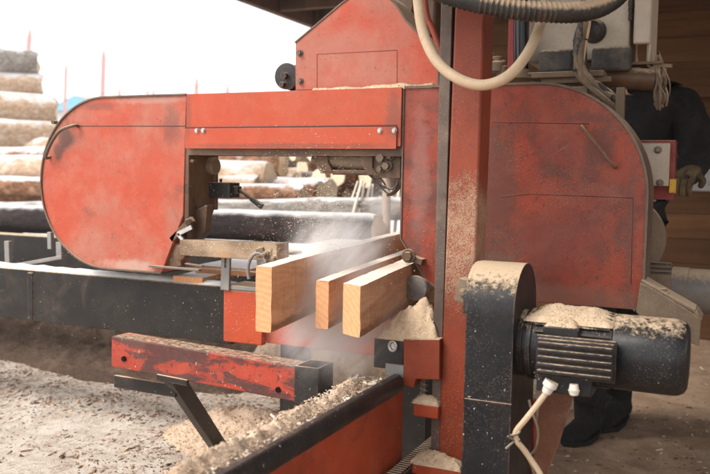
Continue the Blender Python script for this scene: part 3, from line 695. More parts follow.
tie = build('cable_tie', MB().tube([p + Vector((.010 * math.cos(t * .5236), .012 * math.sin(t * .5236), .002 * t)) for t in range(14)], .0035, 7).tube([p, p + Vector((-.02, -.01, -.02))], .003, 6).tube([p, p + Vector((-.016, -.01, .012))], .003, 6), BARE, cab)
pts = [PY(*c, gy + .06) for c in ((529, 400), (532, 412), (538, 430), (536, 448), (529, 458), (533, 470), (541, 490))]
tag(build('twine', MB().tube(smooth_path(pts, 6), .0035, 7), CABLE_GREY), 'frayed dusty twine dangling beside the motor cable', 'twine')
# rusty stand behind the motor
a = thing('motor_stand', 'rusty plate stand with a red strip under the motor', 'stand', (PY(540, 440, 2.25).x, 2.3, 0))
mb = MB().prism([(PY(*c, 2.25).x, PY(*c, 2.25).z) for c in ((541, 392), (575, 392), (560, 440), (547, 474), (541, 560), (520, 560), (533, 460))], 'y', 2.25, 2.262)
build('stand_plate', mb, RUST, a, .002)
mb = MB().prism([(PY(*c, 2.3).x, PY(*c, 2.3).z) for c in ((522, 400), (534, 400), (534, 474), (528, 560), (510, 560), (516, 474))], 'y', 2.3, 2.33)
build('stand_leg', mb, RED_RAIL, a, .002)

# ------------------------------------------------------------------ front rail of the carriage
RX, RZ = -.815, .512
rail = thing('carriage_rail', 'orange red carriage rail with a black rounded top edge, running past the mast foot', 'rail', (RX, 1.4, 0))
ry0, ry1 = .55, 2.095
mb = MB().box(RX - .02, RX - .002, ry0, ry1 + .03, .10, RZ - .035)
mb.box(RX - .14, RX - .021, ry0, ry1 - .05, RZ - .07, RZ - .05)
build('rail_web', mb, RED_RAIL, rail, .002)
mb = MB().prism([(RX - .022, RZ - .045), (RX + .010, RZ - .048), (RX + .016, RZ - .030), (RX + .012, RZ - .010), (RX + .002, RZ), (RX - .014, RZ), (RX - .022, RZ - .008)], 'y', ry0, ry1 - .012)
build('edge_angle', mb, EDGE_BLACK, rail, .003)
mb = MB().box(RX + .02, RX + .05, ry0, 2.5, .235, .262)
y = 1.2
while y < 2.4: mb.cyl((RX + .018, y, .270), (RX + .052, y, .270), .0055, 8); y += .016
build('drive_chain', mb, BLACK, rail)
for yy in (.7, 1.5): build('rail_foot', MB().box(RX - .09, RX - .03, yy, yy + .06, 0, RZ - .072), RED_RAIL, rail, .003)

# ------------------------------------------------------------------ bed beam
BYB = 2.50
bed = thing('bed_beam', 'long black bed cross beam with an orange red right end, snow along its top', 'beam', (-2.0, BYB + .05, 0))
bt, bb = .646, .435
xr = PY(232, 290, BYB).x
mb = MB().box(-4.2, xr, BYB, BYB + .12, bb, bt)
p = PY(28, 290, BYB).x; mb.box(p, p + .03, BYB - .004, BYB + .01, bb, bt - .01)
build('black_section', mb, BLACK_BEAM, bed, .004)
mb = MB().box(xr + .001, -.9, BYB + .004, BYB + .116, bb + .02, bt - .012)
mb.box(xr - .02, PY(257, 330, BYB - .06).x, BYB - .025, BYB + .002, bb + .015, bt - .006)
build('red_section', mb, RED_END, bed, .004)
build('beam_top_plate', MB().box(xr - .01, PY(257, 300, BYB).x + .05, BYB - .028, BYB + .10, bt - .005, bt + .012), GREY_STEEL, bed, .003)
for x in (-4.0, -1.45, -.98): build('leg', MB().box(x, x + .09, BYB + .03, BYB + .10, 0, bb + (.02 if x > -1.6 else 0) - .001), BLACK_BEAM, bed, .004)
def snow_mat():
    t = NT('snow'); p = t.pos(); n = t.noise(p, 30, 6, .65)
    return t.bsdf(t.mix(t.step(t.noise(p, 14, 6), .5, .72), (.86, .85, .84), (.78, .73, .68)), .8, 0, n, .006, .8, .2)
SNOW = snow_mat()
heap('snow_on_beam', [(-4.1, BYB + .005), (-2.6, BYB + .004), (xr - .02, BYB + .006), (xr - .02, BYB + .1), (-3, BYB + .115), (-4.1, BYB + .11)], bt, .014, 'thin snow lying along the top of the black bed beam', SNOW, 3, .02, .5, .3)
bpy.data.objects['snow_on_beam']['category'] = 'snow'

# steel stop and log bracket
a, b = PY(221, 255, BYB - .03), PY(231, 290, BYB - .03); x0 = a.x
mb = MB(); q0 = PY(225.5, 290, BYB - .03); q1 = PY(226.5, 254, BYB - .03)
mb.beam(q0, q1, .012, .036, (1, 0, 0)); mb.beam(q0.lerp(q1, .62) + Vector((0, -.007, 0)), q0.lerp(q1, .92) + Vector((0, -.007, 0)), .002, .007, (1, 0, 0), 1)
tag(build('stop_bar', mb, [GREY_STEEL, BLACK], None, .002), 'upright grey slotted steel stop standing before the flat boards', 'stop bar')
BQ = 2.62
br = thing('log_bracket', 'bare steel U shaped log bracket left of the left wheel cover', 'bracket', PY(30, 268, BQ))
def bar(a, b, w=.02, h=.035, nm='bracket_bar'): return build(nm, MB().beam(PY(*a, BQ), PY(*b, BQ), w, h, (1, 0, 0) if abs(a[0] - b[0]) < 6 else (0, 0, 1)), GREY_STEEL, br, .002)
bar((9, 268), (8, 241), .02, .028, 'upright'); bar((60.5, 259), (60, 242), .02, .03, 'upright'); bar((13, 266), (64, 257), .03, .016, 'cross_bar')
bar((51, 249), (50.5, 232), .02, .022, 'upright')

# support arm in front of the bed
AYF = 2.06
arm = thing('support_arm', 'scuffed red box section arm with a black diagonal brace above the ground', 'arm', (PY(215, 445, AYF + .12).x, AYF + .1, 0))
p0, p1 = PY(112, 351.5, AYF + .02), PY(298, 385, AYF - .035)
hh = .102
mb = MB().beam(p0 + Vector((0, .04, 0)), p1 + Vector((0, .04, 0)), .08, hh)
at_ = build('arm_tube', mb, RED_ARM, arm, .004)
HOLE = flat_mat('hole_black', (.006, .005, .005))
for c, yy in (((123.5, 359), .011), ((278, 390), -.032)):
    q = PY(*c, AYF + yy); build('bolt_hole', MB().cyl(q + Vector((0, -.0015, 0)), q + Vector((0, .004, 0)), .0085, 20), HOLE, at_)
e = p1 + Vector((.0, .04, 0)); w = .045
sl = PY(296, 384, AYF - .045)
def hollow(x0, x1, y0, y1, z0, z1, t):
    m = MB(); m.box(x0, x1, y0, y0 + t, z0, z1).box(x0, x1, y1 - t, y1, z0, z1).box(x0, x0 + t, y0 + t + .0005, y1 - t - .0005, z0, z1).box(x1 - t, x1, y0 + t + .0005, y1 - t - .0005, z0, z1); m.box(x0 + t, x1 - t, y0 + t, y1 - t, z0, z0 + .02); return m
za, zb = PY(298, 366, AYF - .05).z, PY(298, 404, AYF - .05).z
build('end_sleeve', hollow(p1.x - .005, p1.x + .072, AYF - .05, AYF + .045, zb, za, .006), BLACK, arm, .002)
qa, qb = PY(172, 376, AYF + .02), PZ(222, 452, .0)
mb = MB().beam(qa, qb, .05, .05, (0, -1, 0))
build('brace', mb, BLACK_BEAM, arm, .003)
a, b = PY(115, 381, AYF + .09), PY(176, 391, AYF + .07)
build('flat_bar', MB().beam(a, b, .012, .042), BLACK_BEAM, arm, .002)
for c in ((158, 378), (186, 379)): pass
build('weld_plate', MB().beam(PY(157, 377, AYF - .004), PY(188, 383, AYF - .004), .01, .02), BLACK_BEAM, arm, .002)

# ------------------------------------------------------------------ timbers
def timber(name, x0, x1, y0, y1, z0, z1, label, mats, group=None, ang=0.0, skew=0.0):
    mb = MB(); ys = [y0]; k = 5
    while ys[-1] < y1: ys.append(ys[-1] + (.02 if ys[-1] < y0 + .9 else .1))
    ring0 = [(i / k, 0) for i in range(k)] + [(1, i / k) for i in range(k)] + [(1 - i / k, 1) for i in range(k)] + [(0, 1 - i / k) for i in range(k)]
    m = len(ring0); vs = []; fs = []
    for i, y in enumerate(ys):
        wob = .003 * nz((x0, y, 0), 3)
        for (u, v) in ring0:
            corner = u in (0, 1) and v in (0, 1)
            ch = (.0006 + .0018 * max(0, nz((u * 9, y, v * 9), 22))) if corner else 0
            x = x0 + (x1 - x0) * u + (ch if u == 0 else -ch if u == 1 else 0); z = z0 + (z1 - z0) * v + (ch if v == 0 else -ch if v == 1 else 0) + (wob if v > 0 else 0)
            x += .0016 * nz((u * 3, y, v * 7), 30) + math.tan(ang) * (y - y0)
            yy = y + (skew * (u - .5) + .004 * nz((u * 4, 3.3, v * 6), 2.2) if i == 0 else 0)
            vs.append((x, yy, z))
    n = len(ys) - 1
    for i in range(n):
        b = i * m
        fs += [(b + q, b + (q + 1) % m, b + m + (q + 1) % m, b + m + q) for q in range(m)]
    mb.add(vs, fs, 0); mb.add(vs[:m], [tuple(range(m))], 1); mb.add(vs[-m:], [tuple(range(m - 1, -1, -1))], 1)
    o = build(name, mb, mats, None, 0, 18)
    return tag(o, label, 'timber', group)
TG = 'timbers on the saw bed'
for nm, tl, br_, bl, lab in (
    ('timber', (256, 265.5), (271, 333), None, 'tall fresh pine timber at the left, its orange end overhanging the red beam'),
    ('timber', (316, 280), (328, 329.5), None, 'narrow pine timber in the middle, half hidden by dust'),
    ('timber', (341, 283), (362, 337), None, 'short thick pine timber nearest the mast, its top pale with dust')):
    q = PZ(br_[0], br_[1], bt + .001); t0 = PY(tl[0], tl[1], q.y); yend = {256: 4.4, 316: 3.9, 341: 3.6}[tl[0]]
    timber(nm, t0.x, q.x, q.y, yend, bt + .001, t0.z, lab, [FRESH, ENDGRAIN], TG, R(-8.2), -.03 if tl[0] > 330 else 0)
p = PY(195, 266, 2.64); p2 = PY(252, 278, 2.64)
timber('flat_board', p.x, p2.x - .01, 2.64, 4.6, p2.z + .004, p.z + .004, 'wide snow topped board behind the steel stop', [FRESH_SNOW, ENDGRAIN], 'flat boards on the bed', R(-6))
timber('flat_board', p2.x + .012, p2.x + .15, 2.70, 4.7, p2.z + .004, p.z + .014, 'snow topped board between the wide board and the tall timber', [FRESH_SNOW, ENDGRAIN], 'flat boards on the bed', R(-7))
p = PY(174, 275, 2.52); p2 = PY(203, 287, 2.52)
timber('wood_block', p.x, p2.x, 2.515, 2.80, bt + .002, p.z, 'short pine spacer block on the black beam', [FRESH_SNOW, ENDGRAIN], None, R(-6))
# ------------------------------------------------------------------ heaps on the machine
fz = PY(385, 338, BYK).z
a, b = PY(374, 338, BYK), PY(437, 338, BYK)
heap('sawdust_heap', [(a.x + .001, BYK + .004), (b.x, BYK + .003), (b.x, BYK + .09), (b.x - .03, BYK + .14), (a.x + .05, BYK + .12), (a.x + .002, BYK + .088)], fz, .145, 'pointed pale sawdust heap on the black foot block beside the mast', SAWDUST, 1, .005, .9, .08, apex=(b.x - .055, BYK + .045))
heap('sawdust_heap', [(hx1 + .012, AX_Y - .062), (mx[1] - .01, AX_Y - .066), (mx[1] + .02, AX_Y - .02), (mx[1] + .02, AX_Y + .06), (hx1 + .012, AX_Y + .06)], AX_Z + .070, .034, 'long sawdust mound along the top of the black motor', SAWDUST, 2, .006, .6, .12)
heap('sawdust_heap', [(a2.x + .004, AX_Y - .092), (b2.x - .004, AX_Y - .092), (b2.x - .004, AX_Y - .05), (a2.x + .004, AX_Y - .05)], a2.z - .001, .022, 'small sawdust lump on the block in front of the motor', SAWDUST, 5, .004, .7, .15)
# along the rail ledge
led = []
for i in range(15): led.append((RX - .019, .6 + i * .1))
for i in range(14, -1, -1): led.append((RX - .13 + .02 * math.sin(i * 1.7), .6 + i * .1))
heap('sawdust_ridge', led, RZ - .052, .056, 'lumpy ridge of sawdust and bark along the carriage rail', SAWDUST_MIX, 9, .005, .6, .16)
def on_ledge(r):
    y = r.uniform(.7, 2.05); x = RX - .02 - r.random() * .10
    return (x, y, RZ - .026 + .016 * r.random())
chip_scatter('rail_chips', 2600, on_ledge, [CH3, CH4, CH4, CH3, CH4, CH1], .003, .010, 'coarse chips mixed in the sawdust ridge on the rail', 'wood chips', .5)
ca, cb = PY(413, 403, MY - .02), PY(438, 420, MY - .02)
heap('sawdust_heap', [(ca.x - .006, MY - .02), (cb.x, MY - .02), (cb.x, MY + .02), (ca.x - .006, MY + .05)], ca.z - .001, .022, 'sawdust caked on the small red clamp below the mast foot', SAWDUST, 6, .004, .5, .2)
ca, cb = PY(411, 462, MY - .04), PY(462, 470, MY - .04)
heap('sawdust_heap', [(ca.x - .003, MY - .052), (cb.x, MY - .052), (cb.x, MY - .002), (ca.x, MY + .05)], ca.z - .001, .032, 'sawdust caked on the lowest ledge of the mast', SAWDUST, 7, .004, .6, .2)
heap('sawdust_heap', [(-1.30, HY + .012), (-.86, HY - .005), (-.86, HY + .028), (-1.30, HY + .028)], ZT + .003, .014, 'thin line of sawdust along the beam under the belt guard', SAWDUST, 8, .008, .5, .3)
def gheap(cx, cy, rx, ry, h, label, mats, seed): heap('ground_heap', ell(cx, cy, rx, ry, 24, seed), 0, h, label, mats, seed, .012, .95, .09, zfun=ground_z)
q = PZ(285, 382, 0); gheap(q.x - .02, q.y + .05, .24, .22, .30, 'tall sawdust heap on the ground under the thick timber', SAWDUST_MIX, 11)
q = PZ(350, 385, 0); gheap(q.x, q.y, .5, .35, .20, 'broad pale sawdust heap under the timbers near the mast', SAWDUST, 12)
q = PZ(262, 440, 0); gheap(q.x, q.y, .42, .30, .13, 'low sawdust heap beside the brace foot of the red arm', SAWDUST_MIX, 13)
q = PZ(330, 474, 0); gheap(q.x, q.y, .3, .3, .2, 'sawdust heap against the back of the carriage rail', SAWDUST_MIX, 14)

SHADE_HEAP = sawdust_mat('shade_heap', (.10, .065, .045), (.06, .04, .03), (.20, .13, .09), .5)  # dark browns stand in for the shadow on the ground below the beam
heap('shade_heap', [(-5.5, 3.35), (-4.4, 3.2), (-3.6, 3.3), (-2.9, 3.15), (-2.2, 3.3), (-1.9, 3.8), (-2.2, 4.6), (-4, 4.9), (-5.5, 4.8)], 0, .20, 'added dark brown heap standing in for shaded ground under the loading rack', SHADE_HEAP, 21, .03, .7, .2, zfun=ground_z)
# ------------------------------------------------------------------ control cabinet and hoses over the right cover
CY = 2.72
cab = thing('control_cabinet', 'cream control cabinet with open side door above the right wheel cover', 'cabinet', (PY(580, 72, CY).x, CY + .1, PY(580, 72, CY).z))
a, b = PY(528, 60, CY), PY(629, 52, CY)
mb = MB().box(a.x, b.x, CY, CY + .22, PY(600, 60, CY).z, PY(600, -70, CY).z)
build('cabinet_body', mb, CREAM, cab, .006)
a, b = PY(633, 44, CY - .03), PY(655, -70, CY - .03)
mb = MB().box(a.x, b.x, CY - .035, CY - .005, a.z, b.z)
mb.box(b.x - .012, b.x, CY - .004, CY + .2, PY(640, 66, CY).z, b.z)
build('cabinet_door', mb, CREAM, cab, .006)
for py in (3, 10, 17): q = PY(630.5, py, CY - .012); build('hinge', MB().cyl(q + Vector((0, 0, -.009)), q + Vector((0, 0, .009)), .007, 10), BLACK, cab)
for x0, x1, y0, y1 in ((539, 573.5, 50, 72), (592, 630, 47, 70)):
    a, b = PY(x0, y0, CY - .05), PY(x1, y1, CY - .05)
    build('rubber_mount', MB().box(a.x, b.x, CY - .06, CY + .03, b.z, a.z), RUBBER, cab, .012)
a, b = PY(528, 71, CY - .08), PY(604, 80, CY - .08)
mb = MB().box(a.x, b.x, CY - .09, CY + .2, b.z + .012, a.z - .006); mb.box(a.x + .04, b.x + .02, CY - .07, CY - .05, b.z - .004, b.z + .0115)
build('shelf_plate', mb, TAN_STEEL, cab, .003)
p = PY(594, 31, CY - .01)
build('cable_entry', MB().lathe(p + Vector((0, -.045, 0)), (0, 1, 0), [(0, .02), (.004, .026), (.02, .030), (.035, .032), (.05, .038)], 24), BLACK, cab)
a, b = PY(604, 76, CY + .02), PY(656, 80, CY + .02)
arm2 = build('support_tube', MB().cyl(a, b, .034, 20).box(a.x, b.x + .02, CY - .02, CY + .05, a.z + .028, a.z + .036), BROWN_STEEL, cab)
# column of cables and dusty wires
def bundle(name, ctrl, r, n, spread, mat, label, cat, seed):
    rr = random.Random(seed); root = thing(name, label, cat, ctrl[-1])
    for i in range(n):
        off = Vector((rr.uniform(-1, 1), rr.uniform(-1, 1), rr.uniform(-1, 1))) * spread
        pts = [c + off * (1 + .5 * math.sin(j * 2 + i)) for j, c in enumerate(ctrl)]
        build('cable', MB().tube(smooth_path(pts, 6), r * rr.uniform(.7, 1.2), 10), mat if not isinstance(mat, list) else mat[i % len(mat)], root)
    return root
YB_ = CY - .12
ctrl = [PY(*c, YB_) for c in ((592, -30), (588, 0), (584, 25), (580, 50), (581, 70), (590, 84), (604, 93), (616, 103))]
cb_ = bundle('cable_bundle', ctrl, .0085, 8, .016, [CABLE_GREY, CABLE_GREY, BLACK, HOSE_BEIGE, CABLE_GREY], 'bundle of dusty cables dropping down the cabinet front', 'cables', 3)
for py, rr_ in ((40, .021), (70, .021)):
    q = PY(580.5, py, YB_); build('cable_tie', MB().tube([q + Vector((rr_ * math.cos(t * .449), rr_ * math.sin(t * .449), 0)) for t in range(15)], .003, 6), BLACK, cb_)
q0, q1 = PY(582, 22, YB_ - .012), PY(577, 56, YB_ - .012)
build('sleeve', MB().tube([q0, q0.lerp(q1, .5), q1], .013, 12), HOSE_BLACK, cb_)
# frayed wire ends on the right
root = thing('wire_tangle', 'tangle of frayed dusty wires hanging at the right end of the tube', 'wires', PY(660, 75, CY))
rr = random.Random(12)
for i in range(16):
    x = 660 + rr.uniform(-6, 6); pts = [PY(x + rr.uniform(-3, 3), 66 + rr.uniform(-2, 4), CY), PY(x + rr.uniform(-5, 6), 80 + rr.uniform(-4, 4), CY + rr.uniform(-.03, .03)), PY(x + rr.uniform(-5, 5), 95, CY + rr.uniform(-.03, .03)), PY(x + rr.uniform(-4, 4), rr.uniform(98, 114), CY)]
    build('wire', MB().tube(smooth_path(pts, 4), rr.uniform(.002, .005), 7), CABLE_GREY, root)
build('wire_clip', MB().beam(PY(654, 67, CY), PY(658, 52, CY), .012, .008).beam(PY(658, 52, CY), PY(664, 66, CY), .012, .008).beam(PY(655, 65, CY), PY(672, 66, CY - .01), .012, .01), TAN_STEEL, root)
# corrugated hose
HYH = 2.02
pts = smooth_path([PY(*c, yy) for c, yy in (((330, -150), HYH), ((362, -62), HYH), ((405, -22), HYH), ((440, -8), HYH), ((475, 2), HYH), ((510, 9), HYH + .02), ((545, 12), HYH + .06), ((578, 12), HYH + .12), ((606, 4), HYH + .2), ((625, -16), HYH + .3), ((640, -70), HYH + .36), ((644, -170), HYH + .38))], 14)
rs = [(.0265 if i % 2 else .0225) for i in range(len(pts))]
tag(build('corrugated_hose', MB().tube(pts, rs, 20), HOSE_BLACK, smooth=60), 'black corrugated hose topped with sawdust across the upper right', 'hose')
pts = smooth_path([PY(*c, yy) for c, yy in (((408, -190), 2.02), ((414, -40), 2.0), ((418, 0), 2.0), ((423, 32), 1.99), ((436, 60), 1.97), ((457, 78), 1.96), ((483, 85), 1.97), ((508, 76), 2.0), ((527, 54), 2.08), ((539, 28), 2.2), ((546, 0), 2.35), ((548, -40), 2.4), ((550, -160), 2.5))], 8)
tag(build('beige_hose', MB().tube(pts, .0135, 16), HOSE_BEIGE), 'thick beige hose hanging in a loop across the mast', 'hose')
pts = [PY(*c, 2.35) for c in ((420, -200), (424, -40), (426, 10), (433, 30), (441, 52), (446, 70))]
tag(build('red_tube', MB().tube(smooth_path(pts, 6), .009, 12), RED_DUSTY), 'thin dusty red tube slanting behind the beige hose loop', 'tube')
a, b = PY(521, -60, 2.66), PY(521, 76, 2.66)
gp_ = thing('guide_post', 'glossy black lift post between the mast and the cream cabinet', 'post', b)
t = NT('black_chrome'); GLOSS = t.bsdf((.02, .018, .018), .18, .6, None, spec=.6)
build('post_tube', MB().cyl(b, a, .024, 24), GLOSS, gp_); a2_, b2_ = PY(513, -60, 2.64), PY(516, 76, 2.64)
build('post_flange', MB().box(a2_.x - .01, b2_.x, 2.655, 2.69, b2_.z, a2_.z), DARK_RED, gp_, .002)
build('post_base', MB().lathe(b + Vector((0, 0, -.01)), (0, 0, 1), [(0, .05), (.012, .05), (.014, .032), (.03, .030)], 24), TAN_STEEL, gp_)
# head top frame behind covers
tf = thing('head_frame', 'dusty brown steel frame behind the top of the right wheel cover', 'frame', (-.6, 2.7, 1.3))
mb = MB().box(-.93, -.42, HY + .17, HY + .42, 1.305, 1.345); mb.box(-.93, -.85, HY + .2, HY + .3, 1.346, 1.42)
build('frame_plate', mb, TAN_STEEL, tf, .004)
mb = MB()
for c, r_ in (((497, 66), .03), ((490, 62), .025), ((503, 70), .02)):
    p = PY(*c, HY + .25); mb.lathe(p + Vector((0, 0, -.02)), (0, 0, 1), [(0, r_), (.03, r_), (.035, r_ * .6), (.05, r_ * .6), (.052, r_ * .3)], 20)
build('frame_boss', mb, TAN_STEEL, tf, .002)
# machinery behind the belt guard
md = thing('lift_gearbox', 'dark greasy lift gearbox behind the belt guard and mast', 'gearbox', PY(415, 40, 2.85))
p, q = PY(385, -20, 2.85), PY(440, 36, 2.85)
mb = MB().box(p.x, q.x - .02, 2.85, 3.0, q.z, p.z); build('gear_case', mb, BROWN_STEEL, md, .01)
p = PY(403, 8, 2.83); mb = MB().lathe(p + Vector((0, -.04, 0)), (0, 1, 0), [(0, .02), (.002, .05), (.012, .055), (.02, .05), (.045, .06)], 24); build('gear_hub', mb, BROWN_STEEL, md)
# big grey pipe on the right
p, q = PY(672, 289, 2.95), PY(672, 289, 2.95) + Vector((1.3, -.05, .0))
pip = thing('extraction_pipe', 'wide grey extraction pipe running out to the right behind the motor', 'pipe', p)
rr_ = (PY(672, 267, 2.95).z - PY(672, 312, 2.95).z) / 2
mb = MB().tube([p, p + (q - p) * .04, p + (q - p) * .041, q], [rr_ * 1.0, rr_ * 1.0, rr_ * .97, rr_ * .97], 40); build('pipe_body', mb, PIPE, pip)
mb = MB().tube([p + (q - p) * .3, p + (q - p) * .33], rr_ * 1.04, 40); build('pipe_collar', mb, PIPE, pip, .003)

# ------------------------------------------------------------------ shed
def shed_wood(name, a, b, axis_, course):
    t = NT(name); p = t.pos(); x, y, z = t.sep(p)
    c = z if axis_ == 'h' else x
    row = t.math('FLOOR', t.math('DIVIDE', c, course))
    wn = t.n('ShaderNodeTexWhiteNoise', {'noise_dimensions': '1D'}, W=row).outputs['Value']
    g = t.noise(t.scalev(p, *((1.2, 20, 20) if axis_ == 'h' else (20, 20, 1.2))), 1.0, 6, .65, .6)
    col = t.mix(t.step(g, .32, .68), a, b)
    col = t.mix(t.math('MULTIPLY', wn, .55), col, tuple(v * .45 for v in b))
    col = t.mix(t.math('MULTIPLY', t.step(t.noise(p, 3, 6), .5, .7), .4), col, tuple(v * .5 for v in b))
    return t.bsdf(col, .8, 0, g, .003, .6, .2)
SHED_H = shed_wood('shed_boards', (.14, .064, .025), (.085, .037, .015), 'h', .17)
ROOF_W = shed_wood('roof_boards', (.17, .095, .06), (.11, .062, .042), 'v', .2)
shed = thing('timber_shed', 'brown boarded timber shed with low dark eaves sheltering the right half of the sawmill', 'shed', (0, 5.0, 0))
WY = 6.0; wl = -2.31
mb = MB(); z = 0; i = 0
while z < 2.75:
    mb.box(wl, 4.6, WY + .004 * rnd.random(), WY + .05, z + .001, z + .169); z += .17
mb.box(wl, 4.6, WY + .055, WY + .08, 0, 2.8, 1)
build('back_wall', mb, [SHED_H, ROOF_W], shed, .003)
for x in (wl, -1.0, .6, 2.2): build('wall_post', MB().box(x, x + .12, WY - .11, WY - .002, 0, 2.6), SHED_H, shed, .004)
build('wall_rail', MB().box(wl, 4.6, WY - .16, WY - .112, 1.62, 1.69), SHED_H, shed, .004)
EZ = 2.30; k = (EZ - EYE) / ray(235, 0).z; ex = ray(235, 0).x * k
rpoly = [(ex, 4.85), (ex, 6.75), (4.8, 6.75), (4.8, 1.0), (-1.4, 1.0), (-1.4, 4.85)]  # front part is unseen, its edges shaped to shade the right side
mb = MB().prism(rpoly, 'z', EZ + .16, EZ + .22); roof = build('roof', mb, ROOF_W, shed)
mb = MB().box(ex, ex + .06, 4.85, 6.75, EZ, EZ + .158); mb.box(ex - .03, ex - .001, 4.85, 6.75, EZ + .06, EZ + .2)
build('eave_board', mb, ROOF_W, shed, .003)
y = 4.95
while y < 6.7: build('rafter', MB().box(ex + .065, 4.7, y, y + .06, EZ + .02, EZ + .157), ROOF_W, shed, .003); y += .6
y = 1.2
while y < 4.8: build('rafter', MB().box(-1.38, 4.7, y, y + .06, EZ + .02, EZ + .157), ROOF_W, shed, .003); y += .6
# pale opening panel at the far right
a, b = PY(692, 141, WY - .2), PY(730, 192, WY - .2)
tag(build('metal_sheet', MB().box(a.x, b.x, WY - .19, WY - .17, b.z, a.z), GREY_STEEL, None, .004), 'pale grey metal sheet on the shed wall behind the worker', 'metal sheet')

# ------------------------------------------------------------------ logs
def log_mesh(name, L, r0, r1, mats, seed, lumps=.05, bend=.02):
    mb = MB(); n = max(10, int(L / .16)); seg = 22; vs = []; fs = []; mi = []
    for i in range(n + 1):
        u = i / n; u = .012 + .976 * (i - 1) / (n - 2) if 0 < i < n else u; x = -L / 2 + L * u; r = r0 + (r1 - r0) * u
        cy = bend * math.sin(u * 3 + seed) ; cz = bend * .6 * math.sin(u * 2.2 + seed * 2)
        endr = 1 - .10 * (1 - min(1, min(i, n - i) / 1.0)); 
        for k_ in range(seg):
            a = 6.28318 * k_ / seg
            rr_ = endr * r * (1 + lumps * 2 * mnoise.noise(Vector((x * 1.4, math.cos(a) * 1.2, math.sin(a) * 1.2 + seed * 7))) + lumps * mnoise.noise(Vector((x * 5, math.cos(a) * 3, math.sin(a) * 3 + seed * 3))))
            x_ = x + (.03 * mnoise.noise(Vector((math.cos(a) * 1.5, math.sin(a) * 1.5, seed))) if i in (0, n) else 0)
            vs.append((x_, cy + rr_ * math.cos(a), cz + rr_ * math.sin(a) * (1.06 if math.sin(a) > 0 else 1)))
    for i in range(n):
        for k_ in range(seg):
            fs.append((i * seg + k_, i * seg + (k_ + 1) % seg, (i + 1) * seg + (k_ + 1) % seg, (i + 1) * seg + k_)); mi.append(0)
    b = len(vs); vs += vs[:seg] + vs[-seg:]
    fs.append(tuple(b + k_ for k_ in range(seg))); mi.append(1); fs.append(tuple(b + seg + k_ for k_ in range(seg - 1, -1, -1))); mi.append(1)
    me = bpy.data.meshes.new(name); me.from_pydata(vs, [], fs)
    for m in mats: me.materials.append(m)
    me.polygons.foreach_set('material_index', mi)
    bm = bmesh.new(); bm.from_mesh(me); bmesh.ops.recalc_face_normals(bm, faces=bm.faces); bm.to_mesh(me); bm.free()
    me.polygons.foreach_set('use_smooth', [q == 0 for q in mi]); me.set_sharp_from_angle(angle=R(60))
    return me
KINDS = {'brown': BARK_BROWN, 'grey': BARK_GREY, 'peel': BARK_PEEL, 'dark': BARK_DARK}
_lm = {}
def log_data(kind, v):
    if (kind, v) not in _lm: _lm[kind, v] = log_mesh('log', 4.0, .15, .135, [KINDS[kind], CUT], v * 1.37 + len(kind), .05 + .015 * v)
    return _lm[kind, v]
def put_log(c, yaw, L, r, kind, label, group, v=0, pitch=0.0):
    """c is the centre of the log's right (near) end"""
    o = bpy.data.objects.new('log', log_data(kind, v)); COL.objects.link(o)
    o.rotation_euler = (0, pitch, yaw); s = r / .143; o.scale = (L / 4.0, s, s)
    d = Vector((math.cos(yaw), math.sin(yaw), 0)); o.location = Vector(c) - d * L / 2
    return tag(o, label, 'log', group)
LG, CG = 'logs of the left pile', 'logs of the pile behind the beam'
# left pile: ends step out to the right further down
LP = [(38, 64, .165, 'grey', 'grey barked log on top of the tall left pile'), (43, 87, .15, 'peel', 'peeled orange log second from the top of the left pile'),
      (57, 111, .17, 'peel', 'snow dusted peeled log third from the top of the left pile'), (75, 136, .16, 'peel', 'fourth log from the top of the left pile, behind the cover edge'),
      (80, 159, .15, 'peel', 'fifth log from the top of the left pile, behind the cover edge'), (78, 178, .15, 'brown', 'brown snow topped log low in the left pile'),
      (90, 195, .14, 'brown', 'brown log near the bottom of the left pile'), (84, 215, .16, 'grey', 'lowest snowy log of the left pile just over the rack')]
for i, (px, py, r, kd, lab) in enumerate(LP):
    put_log(PY(px, py, 7.0 - .02 * i), R(43 + rnd.uniform(-3, 3)), 6.0, r, kd, lab, LG, i % 4)
# rows behind the left pile
for i in range(5):
    put_log(PY(50 + i * 4, 150 + i * 16, 7.7), R(42 + rnd.uniform(-2, 2)), 6, .15, 'brown', 'snowy logs half hidden inside the left pile', LG, i % 4)
# centre pile
def cl(px, py, Y, L, r, kd, lab, yaw=0.0, v=0): put_log(PY(px, py, Y), R(yaw), L, r, kd, lab, CG, v)
cl(269, 176, 5.6, 3.0, .125, 'peel', 'pale snow topped log with its cut end facing right', 4, 0)
cl(258, 184, 5.5, 3.0, .075, 'peel', 'thin snowy log under the pale snow topped log', 2, 1)
cl(305, 195, 5.3, 3.2, .085, 'brown', 'brown snow topped log low in the centre pile above the rack', 2, 2)
cl(284, 167, 6.3, 3.2, .14, 'brown', 'brown log with a slanting cut end behind the pale log', 8, 1)
cl(262, 152, 6.6, 3.2, .14, 'peel', 'orange brown log just under the beam, left of the guide', 0, 3)
cl(316, 153, 7.0, 3.2, .13, 'grey', 'grey snowy log in the top row under the beam', 4, 0)
for px, py, Y, r, kd, lab, yaw in (
    (303, 168, 6.6, .095, 'brown', 'log with oval cream end at the left of the right stack', 247), (298, 180, 6.4, .085, 'brown', 'small log with cream end below the oval one', 250),
    (320, 179, 6.2, .11, 'brown', 'log with tall cream end in the middle of the right stack', 247), (283, 185, 6.5, .09, 'peel', 'short pale log end beneath the slanting cut end', 250)):
    cl(px, py, Y, 2.6, r, kd, lab, yaw, 2)
cl(329, 190, 5.9, 1.2, .095, 'peel', 'stub log with round cream end at the rack', 335, 1)
cl(321, 195, 5.7, .6, .10, 'brown', 'short brown stub beside the snow topped log', 5, 3)
er = random.Random(5)
